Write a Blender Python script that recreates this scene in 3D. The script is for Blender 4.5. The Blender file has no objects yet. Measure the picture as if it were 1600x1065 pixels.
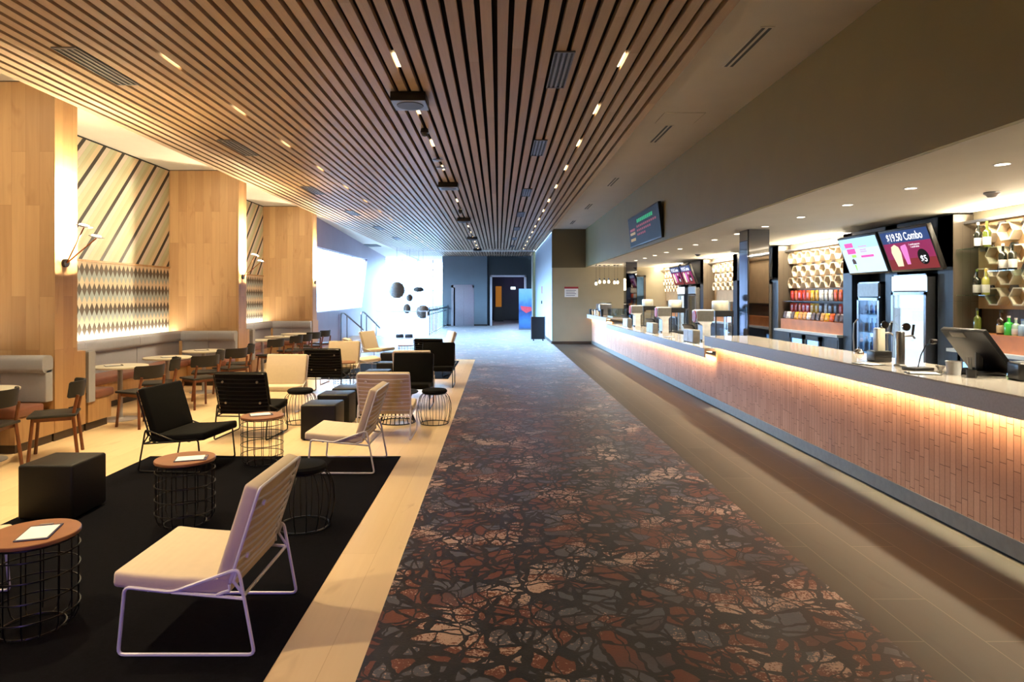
import bpy, bmesh, math, random
from mathutils import Vector, Matrix

S = bpy.context.scene
C = S.collection
R = math.radians
PI = math.pi
random.seed(7)

# ------------------------------------------------------------------ camera
cam_d = bpy.data.cameras.new('camera')
cam = bpy.data.objects.new('camera', cam_d)
C.objects.link(cam)
cam.location = (0, 0, 1.7)
cam.rotation_euler = (R(90), 0, 0)
cam_d.sensor_width = 36
cam_d.lens = 1000 / 1600 * 36
cam_d.shift_x = 0.0131
cam_d.shift_y = -0.0434
cam_d.clip_start = 0.05
cam_d.clip_end = 300
S.camera = cam

# ------------------------------------------------------------------ view, world
S.view_settings.view_transform = 'Standard'
S.view_settings.look = 'None'
S.view_settings.gamma = 1
S.view_settings.use_curve_mapping = False
S.view_settings.exposure = 0.45
S.cycles.max_bounces = 6
S.cycles.diffuse_bounces = 4
S.cycles.glossy_bounces = 3
S.cycles.transmission_bounces = 4
S.cycles.transparent_max_bounces = 8
S.cycles.sample_clamp_indirect = 4
S.cycles.caustics_reflective = False
S.cycles.caustics_refractive = False

W = bpy.data.worlds.new('daylight_sky')
S.world = W
W.use_nodes = True
bg = W.node_tree.nodes['Background']
wt_ = W.node_tree
_tc = wt_.nodes.new('ShaderNodeTexCoord')
_sp = wt_.nodes.new('ShaderNodeSeparateXYZ')
_rp = wt_.nodes.new('ShaderNodeValToRGB')
wt_.links.new(_tc.outputs['Generated'], _sp.inputs[0])
wt_.links.new(_sp.outputs[2], _rp.inputs[0])
_rp.color_ramp.elements[0].position = 0.0
_rp.color_ramp.elements[0].color = (0.03, 0.048, 0.075, 1)      # pale haze at the horizon
_rp.color_ramp.elements[1].position = 0.13
_rp.color_ramp.elements[1].color = (0.42, 0.68, 1.0, 1)       # brighter sky higher up
wt_.links.new(_rp.outputs[0], bg.inputs[0])
bg.inputs[1].default_value = 82.0

WARM = (1.0, 0.63, 0.29)
WARM2 = (1.0, 0.80, 0.50)
AMBER = (1.0, 0.47, 0.13)
SPOT_L, SPOT_M, SPOT_R, SPOT_B = 330, 45, 42, 230


def light(name, kind, loc, power, col, rot=(0, 0, 0), **kw):
    d = bpy.data.lights.new(name, kind)
    d.energy = power
    d.color = col
    for k, v in kw.items():
        setattr(d, k, v)
    o = bpy.data.objects.new(name, d)
    o.location = loc
    o.rotation_euler = rot
    C.objects.link(o)
    return o


def portal(name, loc, rot, sx, sy):
    o = light(name, 'AREA', loc, 1, (1, 1, 1), rot, shape='RECTANGLE', size=sx, size_y=sy)
    o.data.cycles.is_portal = True


# daylight through the far glazing and the slanted side window
portal('daylight_portal', (-5.2, 41.7, 0.9), (R(-90), 0, 0), 4.4, 6.4)
portal('daylight_portal', (-6.35, 26.6, 2.4), (0, R(-90), R(-4)), 2.6, 12.6)

# ------------------------------------------------------------------ helpers


def setup(name, mesh, m, parent):
    for p in mesh.polygons:
        p.use_smooth = True
    mesh.set_sharp_from_angle(angle=R(32))
    if isinstance(m, (list, tuple)):
        for k in m:
            mesh.materials.append(k)
    elif m:
        mesh.materials.append(m)
    o = bpy.data.objects.new(name, mesh)
    C.objects.link(o)
    if parent:
        o.parent = parent
    return o


class G:
    """collects shapes into one mesh"""

    def __init__(s):
        s.bm = bmesh.new()
        s.mi = 0

    def _f(s, vs):
        try:
            f = s.bm.faces.new(vs)
            f.material_index = s.mi
            return f
        except ValueError:
            return None

    def mat(s, i):
        s.mi = i
        return s

    def box(s, a, b):
        x0, y0, z0 = [min(a[i], b[i]) for i in range(3)]
        x1, y1, z1 = [max(a[i], b[i]) for i in range(3)]
        v = [s.bm.verts.new(p) for p in ((x0, y0, z0), (x1, y0, z0), (x1, y1, z0), (x0, y1, z0),
                                         (x0, y0, z1), (x1, y0, z1), (x1, y1, z1), (x0, y1, z1))]
        for q in ((3, 2, 1, 0), (4, 5, 6, 7), (0, 1, 5, 4), (1, 2, 6, 5), (2, 3, 7, 6), (3, 0, 4, 7)):
            s._f([v[i] for i in q])
        return s

    def rbox(s, c, size, bev=0.02, seg=3, M=None, bulge=0.0, cuts=0):
        b = bmesh.new()
        bmesh.ops.create_cube(b, size=1.0, matrix=Matrix.Diagonal((size[0], size[1], size[2], 1)))
        if bev > 0:
            bmesh.ops.bevel(b, geom=b.edges[:] + b.verts[:], offset=bev, segments=seg, profile=0.5, affect='EDGES')
        T = Matrix.Translation(c) @ (M if M else Matrix.Identity(4))
        bmesh.ops.transform(b, matrix=T, verts=b.verts[:])
        s.join(b)
        return s

    def join(s, b):
        b.verts.index_update()
        vs = [s.bm.verts.new(v.co) for v in b.verts]
        for f in b.faces:
            s._f([vs[v.index] for v in f.verts])
        b.free()

    def cyl(s, p0, p1, r, n=12, r2=None):
        p0, p1 = Vector(p0), Vector(p1)
        r2 = r if r2 is None else r2
        d = (p1 - p0).normalized()
        u = d.orthogonal().normalized()
        w = d.cross(u)
        A, B = [], []
        for i in range(n):
            a = 2 * PI * i / n
            k = u * math.cos(a) + w * math.sin(a)
            A.append(s.bm.verts.new(p0 + k * r))
            B.append(s.bm.verts.new(p1 + k * r2))
        for i in range(n):
            j = (i + 1) % n
            s._f([A[i], A[j], B[j], B[i]])
        s._f(A[::-1])
        s._f(B)
        return s

    def tube(s, pts, r, n=6, fillet=0.0, closed=False):
        P = [Vector(p) for p in pts]
        if fillet > 0:
            Q = []
            L = len(P)
            for i in range(L):
                if not closed and i in (0, L - 1):
                    Q.append(P[i])
                    continue
                a, b, c = P[i - 1], P[i], P[(i + 1) % L]
                da, dc = a - b, c - b
                f = min(fillet, da.length * 0.45, dc.length * 0.45)
                q0, q2 = b + da.normalized() * f, b + dc.normalized() * f
                for t in (0, 0.25, 0.5, 0.75, 1):
                    Q.append(q0 * (1 - t) ** 2 + b * 2 * t * (1 - t) + q2 * t * t)
            P = Q
        L = len(P)
        rings = []
        u = None
        for i in range(L):
            if closed:
                d = (P[(i + 1) % L] - P[i - 1])
            else:
                d = P[min(i + 1, L - 1)] - P[max(i - 1, 0)]
            d.normalize()
            if u is None:
                u = d.orthogonal().normalized()
            else:
                u = (u - d * u.dot(d)).normalized()
            w = d.cross(u)
            rings.append([s.bm.verts.new(P[i] + (u * math.cos(2 * PI * k / n) + w * math.sin(2 * PI * k / n)) * r)
                          for k in range(n)])
        for i in range(L if closed else L - 1):
            A, B = rings[i], rings[(i + 1) % L]
            off = 0
            if closed and i == L - 1:
                off = min(range(n), key=lambda q: (A[0].co - B[q].co).length)
            for k in range(n):
                j = (k + 1) % n
                s._f([A[k], A[j], B[(j + off) % n], B[(k + off) % n]])
        if not closed:
            s._f(rings[0][::-1])
            s._f(rings[-1])
        return s

    def ring(s, c, R_, r, n=28, m=5):
        c = Vector(c)
        return s.tube([c + Vector((R_ * math.cos(2 * PI * i / n), R_ * math.sin(2 * PI * i / n), 0)) for i in range(n)],
                      r, m, closed=True)

    def lathe(s, prof, c=(0, 0, 0), n=24, cap=True):
        c = Vector(c)
        rings = []
        for r, z in prof:
            r = max(r, 0.0004)
            rings.append([s.bm.verts.new(c + Vector((r * math.cos(2 * PI * i / n), r * math.sin(2 * PI * i / n), z)))
                          for i in range(n)])
        for a, b in zip(rings, rings[1:]):
            for i in range(n):
                j = (i + 1) % n
                s._f([a[i], a[j], b[j], b[i]])
        if cap:
            s._f(rings[0][::-1])
            s._f(rings[-1])
        return s

    def prism(s, poly, axis, a, b):
        """poly: 2-D points in the other two axes, extruded from a to b along axis"""
        def P(p, t):
            if axis == 'x':
                return (t, p[0], p[1])
            if axis == 'y':
                return (p[0], t, p[1])
            return (p[0], p[1], t)
        A = [s.bm.verts.new(P(p, a)) for p in poly]
        B = [s.bm.verts.new(P(p, b)) for p in poly]
        n = len(poly)
        for i in range(n):
            j = (i + 1) % n
            s._f([A[i], A[j], B[j], B[i]])
        s._f(A[::-1])
        s._f(B)
        return s

    def quad(s, *p):
        s._f([s.bm.verts.new(q) for q in p])
        return s

    def xf(s, M):
        bmesh.ops.transform(s.bm, matrix=M, verts=s.bm.verts[:])
        return s

    def build(s, name, m, parent=None, loc=None, rot=None):
        bmesh.ops.recalc_face_normals(s.bm, faces=s.bm.faces[:])
        me = bpy.data.meshes.new(name)
        s.bm.to_mesh(me)
        s.bm.free()
        o = setup(name, me, m, parent)
        if loc:
            o.location = loc
        if rot:
            o.rotation_euler = rot
        return o


def tag(o, label, cat, group=None):
    o['label'] = label
    o['category'] = cat
    if group:
        o['group'] = group
    return o


def thing(name, label, cat, loc=(0, 0, 0), rz=0, group=None):
    o = bpy.data.objects.new(name, None)
    o.empty_display_size = 0.1
    C.objects.link(o)
    o.location = loc
    o.rotation_euler = (0, 0, rz)
    return tag(o, label, cat, group)


def struct(name, g, m, parent=None):
    o = g.build(name, m, parent)
    if not parent:
        o['kind'] = 'structure'
    return o


def kids(o):
    return [c for c in o.children]


def dup(o, loc=None, rz=None, label=None, group=None, parent=None, swap=None):
    c = o.copy()
    C.objects.link(c)
    if parent:
        c.parent = parent
    for ch in kids(o):
        dup(ch, parent=c, swap=swap)
    if loc is not None:
        c.location = loc
    if rz is not None:
        c.rotation_euler = (c.rotation_euler[0], c.rotation_euler[1], rz)
    if label:
        c['label'] = label
    if group:
        c['group'] = group
    return c


ORD = ['first', 'second', 'third', 'fourth', 'fifth', 'sixth', 'seventh', 'eighth', 'ninth', 'tenth', 'eleventh',
       'twelfth', 'thirteenth', 'fourteenth', 'fifteenth', 'sixteenth', 'seventeenth', 'eighteenth', 'nineteenth',
       'twentieth']

# ------------------------------------------------------------------ materials


class NT:
    def __init__(s, name):
        s.m = bpy.data.materials.new(name)
        s.m.use_nodes = True
        s.t = s.m.node_tree
        s.b = s.t.nodes['Principled BSDF']
        s.out = s.t.nodes['Material Output']

    def n(s, kind, **kw):
        o = s.t.nodes.new('ShaderNode' + kind)
        for k, v in kw.items():
            if k.startswith('i_'):
                key = k[2:]
                key = int(key) if key.isdigit() else key.replace('_', ' ')
                s.put(o.inputs[key], v)
            else:
                setattr(o, k, v)
        return o

    def put(s, sock, v):
        if hasattr(v, 'is_output') or isinstance(v, bpy.types.NodeSocket):
            s.t.links.new(v, sock)
        else:
            if isinstance(v, (tuple, list)) and len(v) == 3 and sock.type == 'RGBA':
                v = (*v, 1)
            sock.default_value = v

    def math(s, op, a, b=0.0, c=0.0):
        o = s.t.nodes.new('ShaderNodeMath')
        o.operation = op
        s.put(o.inputs[0], a)
        s.put(o.inputs[1], b)
        s.put(o.inputs[2], c)
        return o.outputs[0]

    def mix(s, f, a, b, blend='MIX'):
        o = s.t.nodes.new('ShaderNodeMix')
        o.data_type = 'RGBA'
        o.blend_type = blend
        s.put(o.inputs[0], f)
        s.put(o.inputs[6], a)
        s.put(o.inputs[7], b)
        return o.outputs[2]

    def ramp(s, f, stops, interp='LINEAR'):
        o = s.t.nodes.new('ShaderNodeValToRGB')
        o.color_ramp.interpolation = interp
        e = o.color_ramp.elements
        while len(e) < len(stops):
            e.new(0.5)
        for i, (p, c) in enumerate(stops):
            e[i].position = p
            e[i].color = (*c, 1) if len(c) == 3 else c
        s.put(o.inputs[0], f)
        return o.outputs[0]

    def obj(s):
        return s.t.nodes.new('ShaderNodeTexCoord').outputs['Object']

    def xyz(s, v):
        o = s.t.nodes.new('ShaderNodeSeparateXYZ')
        s.put(o.inputs[0], v)
        return o.outputs

    def vec(s, x, y, z=0.0):
        o = s.t.nodes.new('ShaderNodeCombineXYZ')
        s.put(o.inputs[0], x)
        s.put(o.inputs[1], y)
        s.put(o.inputs[2], z)
        return o.outputs[0]

    def set(s, **kw):
        for k, v in kw.items():
            s.put(s.b.inputs[k.replace('_', ' ')], v)
        return s.m

    def bump(s, h, st=0.3, d=0.01):
        o = s.n('Bump', i_Strength=st, i_Distance=d, i_Height=h)
        s.put(s.b.inputs['Normal'], o.outputs[0])


def sr(r, g, b):
    """8-bit sRGB to linear"""
    f = lambda v: (v / 255 / 12.92) if v / 255 <= 0.04045 else ((v / 255 + 0.055) / 1.055) ** 2.4
    return (f(r), f(g), f(b))


def mat(name, col, rough=0.5, metal=0.0, var=0.08, nscale=12, bump=0.0, spec=0.5, emis=None, es=0.0, coat=0.0):
    t = NT(name)
    o = t.obj()
    nz = t.n('TexNoise', i_Vector=o, i_Scale=float(nscale), i_Detail=3.0)
    f = nz.outputs[0]
    dark = tuple(c * (1 - var) for c in col)
    lite = tuple(min(1, c * (1 + var)) for c in col)
    colr = t.ramp(f, [(0.35, dark), (0.65, lite)])
    t.set(Base_Color=colr, Roughness=rough, Metallic=metal, Specular_IOR_Level=spec, Coat_Weight=coat)
    if bump:
        n2 = t.n('TexNoise', i_Vector=o, i_Scale=float(nscale * 14), i_Detail=2.0)
        t.bump(n2.outputs[0], bump, 0.004)
    if emis:
        t.set(Emission_Color=(*emis, 1), Emission_Strength=es)
    return t.m


def glow(name, col, st):
    t = NT(name)
    t.set(Base_Color=(*(c * 0.5 for c in col), 1), Emission_Color=(*col, 1), Emission_Strength=st, Roughness=0.5, Specular_IOR_Level=0.1)
    return t.m


def boards(name, order, c1, c2, width, length, seam, rough=0.4, grain=1.0, seamw=0.004, bump=0.15, spec=0.5, coat=0.0):
    """boards in a given direction. order: 'y' long along Y lying flat, 'z' upright"""
    t = NT(name)
    x, y, z = t.xyz(t.obj())
    if order == 'y':
        u, v = y, x
    elif order == 'x':
        u, v = x, y
    else:
        u, v = z, t.math('ADD', x, t.math('MULTIPLY', y, 1.003))
    vec = t.vec(u, v, 0.0)
    br = t.n('TexBrick', i_Vector=vec, i_Color1=(0, 0, 0), i_Color2=(1, 1, 1), i_Mortar=(0.5, 0.5, 0.5), i_Scale=1.0,
             i_Mortar_Size=seamw, i_Mortar_Smooth=0.2, i_Bias=0.0, i_Brick_Width=length, i_Row_Height=width)
    br.offset = 0.37
    rnd = br.outputs[0]
    gv = t.vec(t.math('MULTIPLY', u, 1.3), t.math('MULTIPLY', v, 22.0), t.math('MULTIPLY', rnd, 9.0))
    gn = t.n('TexNoise', i_Vector=gv, i_Scale=1.0, i_Detail=5.0, i_Distortion=0.6)
    kv = t.vec(t.math('MULTIPLY', u, 1.2), t.math('MULTIPLY', v, 3.2), t.math('MULTIPLY', rnd, 5.0))
    kn = t.n('TexNoise', i_Vector=kv, i_Scale=1.6, i_Detail=2.0, i_Distortion=0.9)
    f = t.math('ADD', t.math('MULTIPLY', rnd, 0.5), t.math('MULTIPLY', gn.outputs[0], 0.5 * grain))
    base = t.mix(f, c1, c2)
    knot = t.ramp(kn.outputs[0], [(0.0, (0.45, 0.36, 0.3)), (0.26, (0.8, 0.74, 0.68)), (0.38, (1, 1, 1))])
    base = t.mix(0.8, base, knot, 'MULTIPLY')
    base = t.mix(br.outputs[1], base, seam)
    t.set(Base_Color=base, Roughness=rough, Specular_IOR_Level=spec, Coat_Weight=coat)
    h = t.math('SUBTRACT', t.math('MULTIPLY', gn.outputs[0], 0.25), br.outputs[1])
    t.bump(h, bump, 0.003)
    return t.m


oak_floor = boards('oak_floor', 'y', sr(222, 190, 146), sr(240, 214, 174), 0.27, 2.6, sr(208, 174, 128), 0.36, seamw=0.0015, bump=0.03)
oak_panel = boards('oak_panel', 'z', sr(166, 126, 84), sr(214, 174, 126), 0.165, 1.7, sr(152, 114, 74), 0.5,
                   seamw=0.0015)
tile_floor = boards('bar_floor_tile', 'y', sr(58, 52, 44), sr(74, 66, 55), 0.3, 1.2, sr(100, 90, 76), 0.5,
                    grain=0.6, seamw=0.003)


def slat_wood():
    t = NT('slat_timber')
    x, y, z = t.xyz(t.obj())
    idx = t.math('FLOOR', t.math('DIVIDE', t.math('ADD', x, 5.215), 0.14))
    wn = t.n('TexWhiteNoise', noise_dimensions='2D', i_Vector=t.vec(idx, t.math('FLOOR', t.math('ADD', t.math('DIVIDE', y, 3.1), t.math('MULTIPLY', idx, 0.37)))))
    gv = t.vec(t.math('MULTIPLY', x, 60.0), t.math('MULTIPLY', y, 2.0), t.math('MULTIPLY', wn.outputs[0], 7.0))
    gn = t.n('TexNoise', i_Vector=gv, i_Scale=1.0, i_Detail=4.0)
    f = t.math('ADD', t.math('MULTIPLY', wn.outputs[0], 0.55), t.math('MULTIPLY', gn.outputs[0], 0.5))
    t.set(Base_Color=t.mix(f, sr(164, 136, 110), sr(202, 176, 148)), Roughness=0.45)
    return t.m


slat_mat = slat_wood()


def carpet_mat():
    t = NT('patterned_carpet')
    o = t.obj()
    wn = t.n('TexNoise', i_Vector=o, i_Scale=1.7, i_Detail=2.0)
    wv = t.n('VectorMath', operation='MULTIPLY_ADD', i_0=wn.outputs[1], i_1=(0.42, 0.42, 0), i_2=o)
    w2 = t.n('TexNoise', i_Vector=o, i_Scale=9.0, i_Detail=2.0)
    wv2 = t.n('VectorMath', operation='MULTIPLY_ADD', i_0=w2.outputs[1], i_1=(0.07, 0.07, 0), i_2=wv.outputs[0])
    st = t.n('VectorMath', operation='MULTIPLY', i_0=wv2.outputs[0], i_1=(0.85, 1.15, 1.0))
    cell = t.n('TexVoronoi', voronoi_dimensions='2D', feature='F1', i_Vector=st.outputs[0], i_Scale=7.5)
    e1 = t.n('TexVoronoi', voronoi_dimensions='2D', feature='DISTANCE_TO_EDGE', i_Vector=st.outputs[0], i_Scale=7.5)
    s2 = t.n('VectorMath', operation='MULTIPLY_ADD', i_0=wv2.outputs[0], i_1=(1.4, 0.7, 1.0), i_2=(3.3, 1.7, 0))
    e2 = t.n('TexVoronoi', voronoi_dimensions='2D', feature='DISTANCE_TO_EDGE', i_Vector=s2.outputs[0], i_Scale=6.0)
    s3 = t.n('VectorMath', operation='MULTIPLY_ADD', i_0=wv2.outputs[0], i_1=(1.0, 1.0, 1.0), i_2=(8.1, 5.7, 0))
    e3 = t.n('TexVoronoi', voronoi_dimensions='2D', feature='DISTANCE_TO_EDGE', i_Vector=s3.outputs[0], i_Scale=3.3)
    thk = t.n('TexNoise', i_Vector=o, i_Scale=3.2, i_Detail=1.0)
    tk = t.math('MULTIPLY', t.math('POWER', thk.outputs[0], 2.0), 0.42)
    m1 = t.math('LESS_THAN', e1.outputs[0], tk)
    m2 = t.math('LESS_THAN', e2.outputs[0], t.math('MULTIPLY', tk, 0.45))
    m3 = t.math('LESS_THAN', e3.outputs[0], t.math('MULTIPLY', tk, 0.45))
    vein = t.math('MAXIMUM', t.math('MAXIMUM', m1, m2), m3)
    cr = t.xyz(cell.outputs[1])[0]
    lo = t.n('TexNoise', i_Vector=o, i_Scale=1.1, i_Detail=1.0)
    sel = t.math('ADD', t.math('MULTIPLY', cr, 0.55), t.math('MULTIPLY', lo.outputs[0], 0.6))
    rust, slate, plum = sr(110, 54, 30), sr(82, 84, 96), sr(70, 62, 68)
    base = t.ramp(sel, [(0.0, slate), (0.44, slate), (0.5, plum), (0.56, rust), (1.0, rust)])
    fine = t.n('TexNoise', i_Vector=o, i_Scale=95.0, i_Detail=2.0)
    fs = t.n('VectorMath', operation='MULTIPLY', i_0=o, i_1=(14, 30, 14))
    streak = t.n('TexNoise', i_Vector=fs.outputs[0], i_Scale=2.2, i_Detail=3.0)
    lo2 = t.n('TexNoise', i_Vector=o, i_Scale=2.1, i_Detail=2.0)
    pk = t.math('ADD', t.math('MULTIPLY', fine.outputs[0], 0.8), t.math('ADD', t.math('MULTIPLY', lo2.outputs[0], 1.5), t.math('MULTIPLY', streak.outputs[0], 0.6)))
    pm = t.math('GREATER_THAN', pk, 1.60)
    base = t.mix(pm, base, sr(196, 164, 148))
    base = t.mix(t.math('MULTIPLY', fine.outputs[0], 0.45), base, (0.02, 0.02, 0.022))
    col = t.mix(vein, base, sr(12, 11, 13))
    t.set(Base_Color=col, Roughness=0.42, Specular_IOR_Level=0.5, Sheen_Weight=0.3, Sheen_Roughness=0.3)
    t.bump(fine.outputs[0], 0.2, 0.003)
    return t.m


carpet_m = carpet_mat()


def brick_mat():
    t = NT('terracotta_brick')
    x, y, z = t.xyz(t.obj())
    br = t.n('TexBrick', i_Vector=t.vec(z, y, 0.0), i_Color1=sr(186, 140, 116), i_Color2=sr(206, 160, 136),
             i_Mortar=sr(110, 74, 56), i_Scale=1.0, i_Mortar_Size=0.003, i_Mortar_Smooth=0.3, i_Bias=0.0,
             i_Brick_Width=0.235, i_Row_Height=0.058)
    br.offset = 0.5
    wn = t.n('TexWhiteNoise', noise_dimensions='1D', i_W=t.math('FLOOR', t.math('DIVIDE', y, 0.058)))
    # a random shift per column of bricks so the joints run ragged
    t.put(br.inputs['Vector'], t.vec(t.math('ADD', z, t.math('MULTIPLY', wn.outputs[0], 0.235)), y, 0.0))
    nz = t.n('TexNoise', i_Vector=t.obj(), i_Scale=60.0, i_Detail=3.0)
    col = t.mix(t.math('MULTIPLY', nz.outputs[0], 0.3), br.outputs[0], sr(120, 72, 50))
    t.set(Base_Color=col, Roughness=0.65)
    col1 = t.math('MULTIPLY', wn.outputs[0], 0.8)
    t.bump(t.math('ADD', t.math('SUBTRACT', 1.0, br.outputs[1]), col1), 0.7, 0.006)
    return t.m


brick_m = brick_mat()


def harlequin():
    t = NT('harlequin_wallpaper')
    x, y, z = t.xyz(t.obj())
    u = t.math('DIVIDE', y, 0.125)
    v = t.math('DIVIDE', t.math('SUBTRACT', z, 2.24), 0.2133)
    a = t.math('FLOOR', t.math('ADD', u, v))
    b = t.math('FLOOR', t.math('SUBTRACT', v, u))
    k = t.math('ADD', a, b)
    md = t.math('MODULO', t.math('ADD', k, 300.0), 3.0)
    f = t.math('DIVIDE', t.math('ADD', md, 0.5), 3.0)
    rnd = t.n('TexWhiteNoise', noise_dimensions='2D', i_Vector=t.vec(a, b))
    col = t.ramp(f, [(0.0, sr(168, 178, 176)), (0.333, sr(84, 72, 62)), (0.667, sr(226, 206, 176))], 'CONSTANT')
    col = t.mix(t.math('MULTIPLY', rnd.outputs[0], 0.18), col, sr(150, 140, 124))
    t.set(Base_Color=col, Roughness=0.7)
    return t.m


def diagonal():
    t = NT('diagonal_stripe_panel')
    x, y, z = t.xyz(t.obj())
    p = t.math('DIVIDE', t.math('SUBTRACT', y, t.math('MULTIPLY', z, 0.885)), 0.53)
    f = t.math('FRACT', t.math('ADD', p, 21.0 - 0.10))
    d, pk, gr, pe = sr(48, 40, 34), sr(226, 214, 200), sr(208, 210, 178), sr(228, 208, 172)
    ln = sr(176, 168, 140)
    col = t.ramp(f, [(0.0, d), (0.17, pk), (0.40, ln), (0.408, gr), (0.62, ln), (0.628, sr(206, 200, 160)),
                     (0.78, pe)], 'CONSTANT')
    t.set(Base_Color=col, Roughness=0.55)
    return t.m


harl_m, diag_m = harlequin(), diagonal()


def leather(name, col, rough=0.45):
    return mat(name, col, rough, var=0.06, nscale=8, bump=0.12, spec=0.3)


def fabric(name, col):
    t = NT(name)
    o = t.obj()
    w1 = t.n('TexWave', i_Vector=o, i_Scale=90.0, i_Distortion=0.5, bands_direction='X')
    w2 = t.n('TexWave', i_Vector=o, i_Scale=90.0, i_Distortion=0.5, bands_direction='Z')
    h = t.math('MULTIPLY', w1.outputs[1], w2.outputs[1])
    nz = t.n('TexNoise', i_Vector=o, i_Scale=25.0, i_Detail=3.0)
    f = t.math('ADD', t.math('MULTIPLY', h, 0.3), t.math('MULTIPLY', nz.outputs[0], 0.6))
    t.set(Base_Color=t.mix(f, tuple(c * 0.85 for c in col), col), Roughness=0.9, Specular_IOR_Level=0.12,
          Sheen_Weight=0.0 if max(col) < 0.05 else 0.15)
    t.bump(h, 0.15, 0.002)
    return t.m


white_wall = mat('white_plaster', sr(226, 220, 208), 0.7, var=0.02, nscale=3)
ceil_white = mat('ceiling_plaster', sr(236, 230, 220), 0.75, var=0.02, nscale=2)
bar_ceil = mat('bar_ceiling_plaster', sr(238, 232, 218), 0.75, var=0.02, nscale=2)
olive_wall = mat('olive_grey_paint', sr(134, 126, 88), 0.6, var=0.03, nscale=2)
olive_dark = mat('dark_olive_paint', sr(92, 84, 62), 0.6, var=0.03, nscale=2)
beige_wall = mat('beige_paint', sr(158, 148, 124), 0.6, var=0.03, nscale=2)
mauve_wall = mat('mauve_grey_paint', sr(152, 136, 152), 0.55, var=0.03, nscale=2)
blue_wall = mat('slate_blue_paint', sr(118, 130, 138), 0.45, var=0.03, nscale=2)
dark_wall = mat('dark_slate_paint', sr(54, 64, 68), 0.45, var=0.03, nscale=2)
pale_panel = mat('pale_blue_panel', sr(176, 190, 204), 0.35, var=0.03, nscale=2)
black_paint = mat('black_paint', sr(18, 18, 19), 0.5)
black_void = mat('ceiling_void_black', sr(30, 20, 14), 0.9)
steel = mat('brushed_steel', sr(170, 172, 176), 0.28, 1.0, var=0.05, nscale=30)
dull_steel = mat('dull_steel', sr(150, 146, 140), 0.42, 0.9, var=0.06, nscale=20)
chrome = mat('chrome', sr(220, 222, 224), 0.06, 1.0, var=0.01)
mirror_m = mat('mirror_cladding', sr(120, 122, 130), 0.03, 1.0, var=0.01)
stone_top = mat('grey_stone_top', sr(184, 176, 168), 0.12, var=0.08, nscale=60, coat=0.3)
stone_face = mat('grey_stone_face', sr(188, 184, 190), 0.35, var=0.06, nscale=60)
laminate = boards('dark_laminate_daylit_blue', 'z', sr(36, 48, 66), sr(46, 60, 82), 0.08, 2.6, sr(24, 28, 34), 0.32, seamw=0.002)  # dark grey laminate, bluish daylight reflection mixed into its colour
brown_lam = boards('brown_laminate', 'z', sr(82, 74, 64), sr(98, 88, 76), 0.1, 2.6, sr(60, 54, 46), 0.4, seamw=0.002)
cream_fab = fabric('cream_fabric', sr(226, 208, 180))
black_fab = fabric('black_fabric', sr(14, 14, 14))
grey_fab = fabric('grey_upholstery', sr(178, 181, 192))
brown_leather = leather('brown_leather', sr(132, 88, 74), 0.35)
black_leather = leather('black_leather', sr(13, 13, 13), 0.5)
dark_seat = leather('charcoal_seat', sr(40, 39, 38), 0.55)
black_wire = mat('black_wire', sr(16, 16, 16), 0.3, 0.4)
white_metal = mat('white_powdercoat', sr(226, 222, 226), 0.35, 0.0, var=0.01)
table_wood = mat('table_walnut_veneer', sr(132, 84, 52), 0.4, var=0.1, nscale=6)
chair_wood = mat('chair_timber', sr(106, 58, 30), 0.4, var=0.15, nscale=14)
cream_top = mat('cream_laminate_top', sr(232, 226, 208), 0.3, var=0.01)
grey_metal = mat('grey_table_metal', sr(170, 166, 170), 0.4, 0.3)
paper = mat('paper', sr(238, 238, 240), 0.6, var=0.01)
copper = mat('copper_rod', sr(200, 120, 70), 0.25, 0.9)
kick_m = mat('dark_bronze_skirting', sr(60, 48, 38), 0.5)
rug_m = mat('black_rug_pile', sr(12, 12, 17), 0.95, var=0.25, nscale=50, bump=0.6, spec=0.05)
orange_wood = mat('orange_timber', sr(206, 130, 76), 0.45, var=0.1, nscale=5)
ply = mat('pale_plywood', sr(196, 164, 122), 0.55, var=0.08, nscale=6)
ply_light = mat('birch_ply', sr(236, 220, 194), 0.5, var=0.08, nscale=10)
felt_grey = mat('grey_pentagon_tile', sr(92, 90, 92), 0.7)
plastic_black = mat('black_plastic', sr(20, 20, 22), 0.35)
plastic_white = mat('white_plastic', sr(232, 232, 234), 0.35)
grille_m = mat('grey_grille_metal', sr(128, 128, 134), 0.4, 0.5)
speaker_grey = mat('speaker_grille', sr(58, 60, 66), 0.5, 0.2)


def glass_mat(name, tint=(0.93, 0.97, 1.0), refl=0.12, rough=0.0):
    t = NT(name)
    tr = t.n('BsdfTransparent', i_Color=(*tint, 1))
    gl = t.n('BsdfGlossy', i_Color=(1, 1, 1, 1), i_Roughness=rough)
    lw = t.n('LayerWeight', i_Blend=0.25)
    mx = t.n('MixShader', i_0=t.math('ADD', t.math('MULTIPLY', lw.outputs[0], 0.5), refl * 0.4))
    t.t.links.new(tr.outputs[0], mx.inputs[1])
    t.t.links.new(gl.outputs[0], mx.inputs[2])
    t.t.links.new(mx.outputs[0], t.out.inputs[0])
    return t.m


glass_m = glass_mat('clear_glass')
shelf_glass = glass_mat('shelf_glass', (0.75, 0.9, 0.85), 0.3)

# ================================================================== SETTING
SLAT_Z = 4.03
XL, XR = -5.19, 1.87          # slatted ceiling edges
CEIL = 4.10
BARC = 2.75                   # ceiling over the bar
EX = -5.2                     # face of the oak wing walls
BWX = -6.6                    # back wall of the booths
END = 22.9                    # beige end wall
FAR = 37.0

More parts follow.
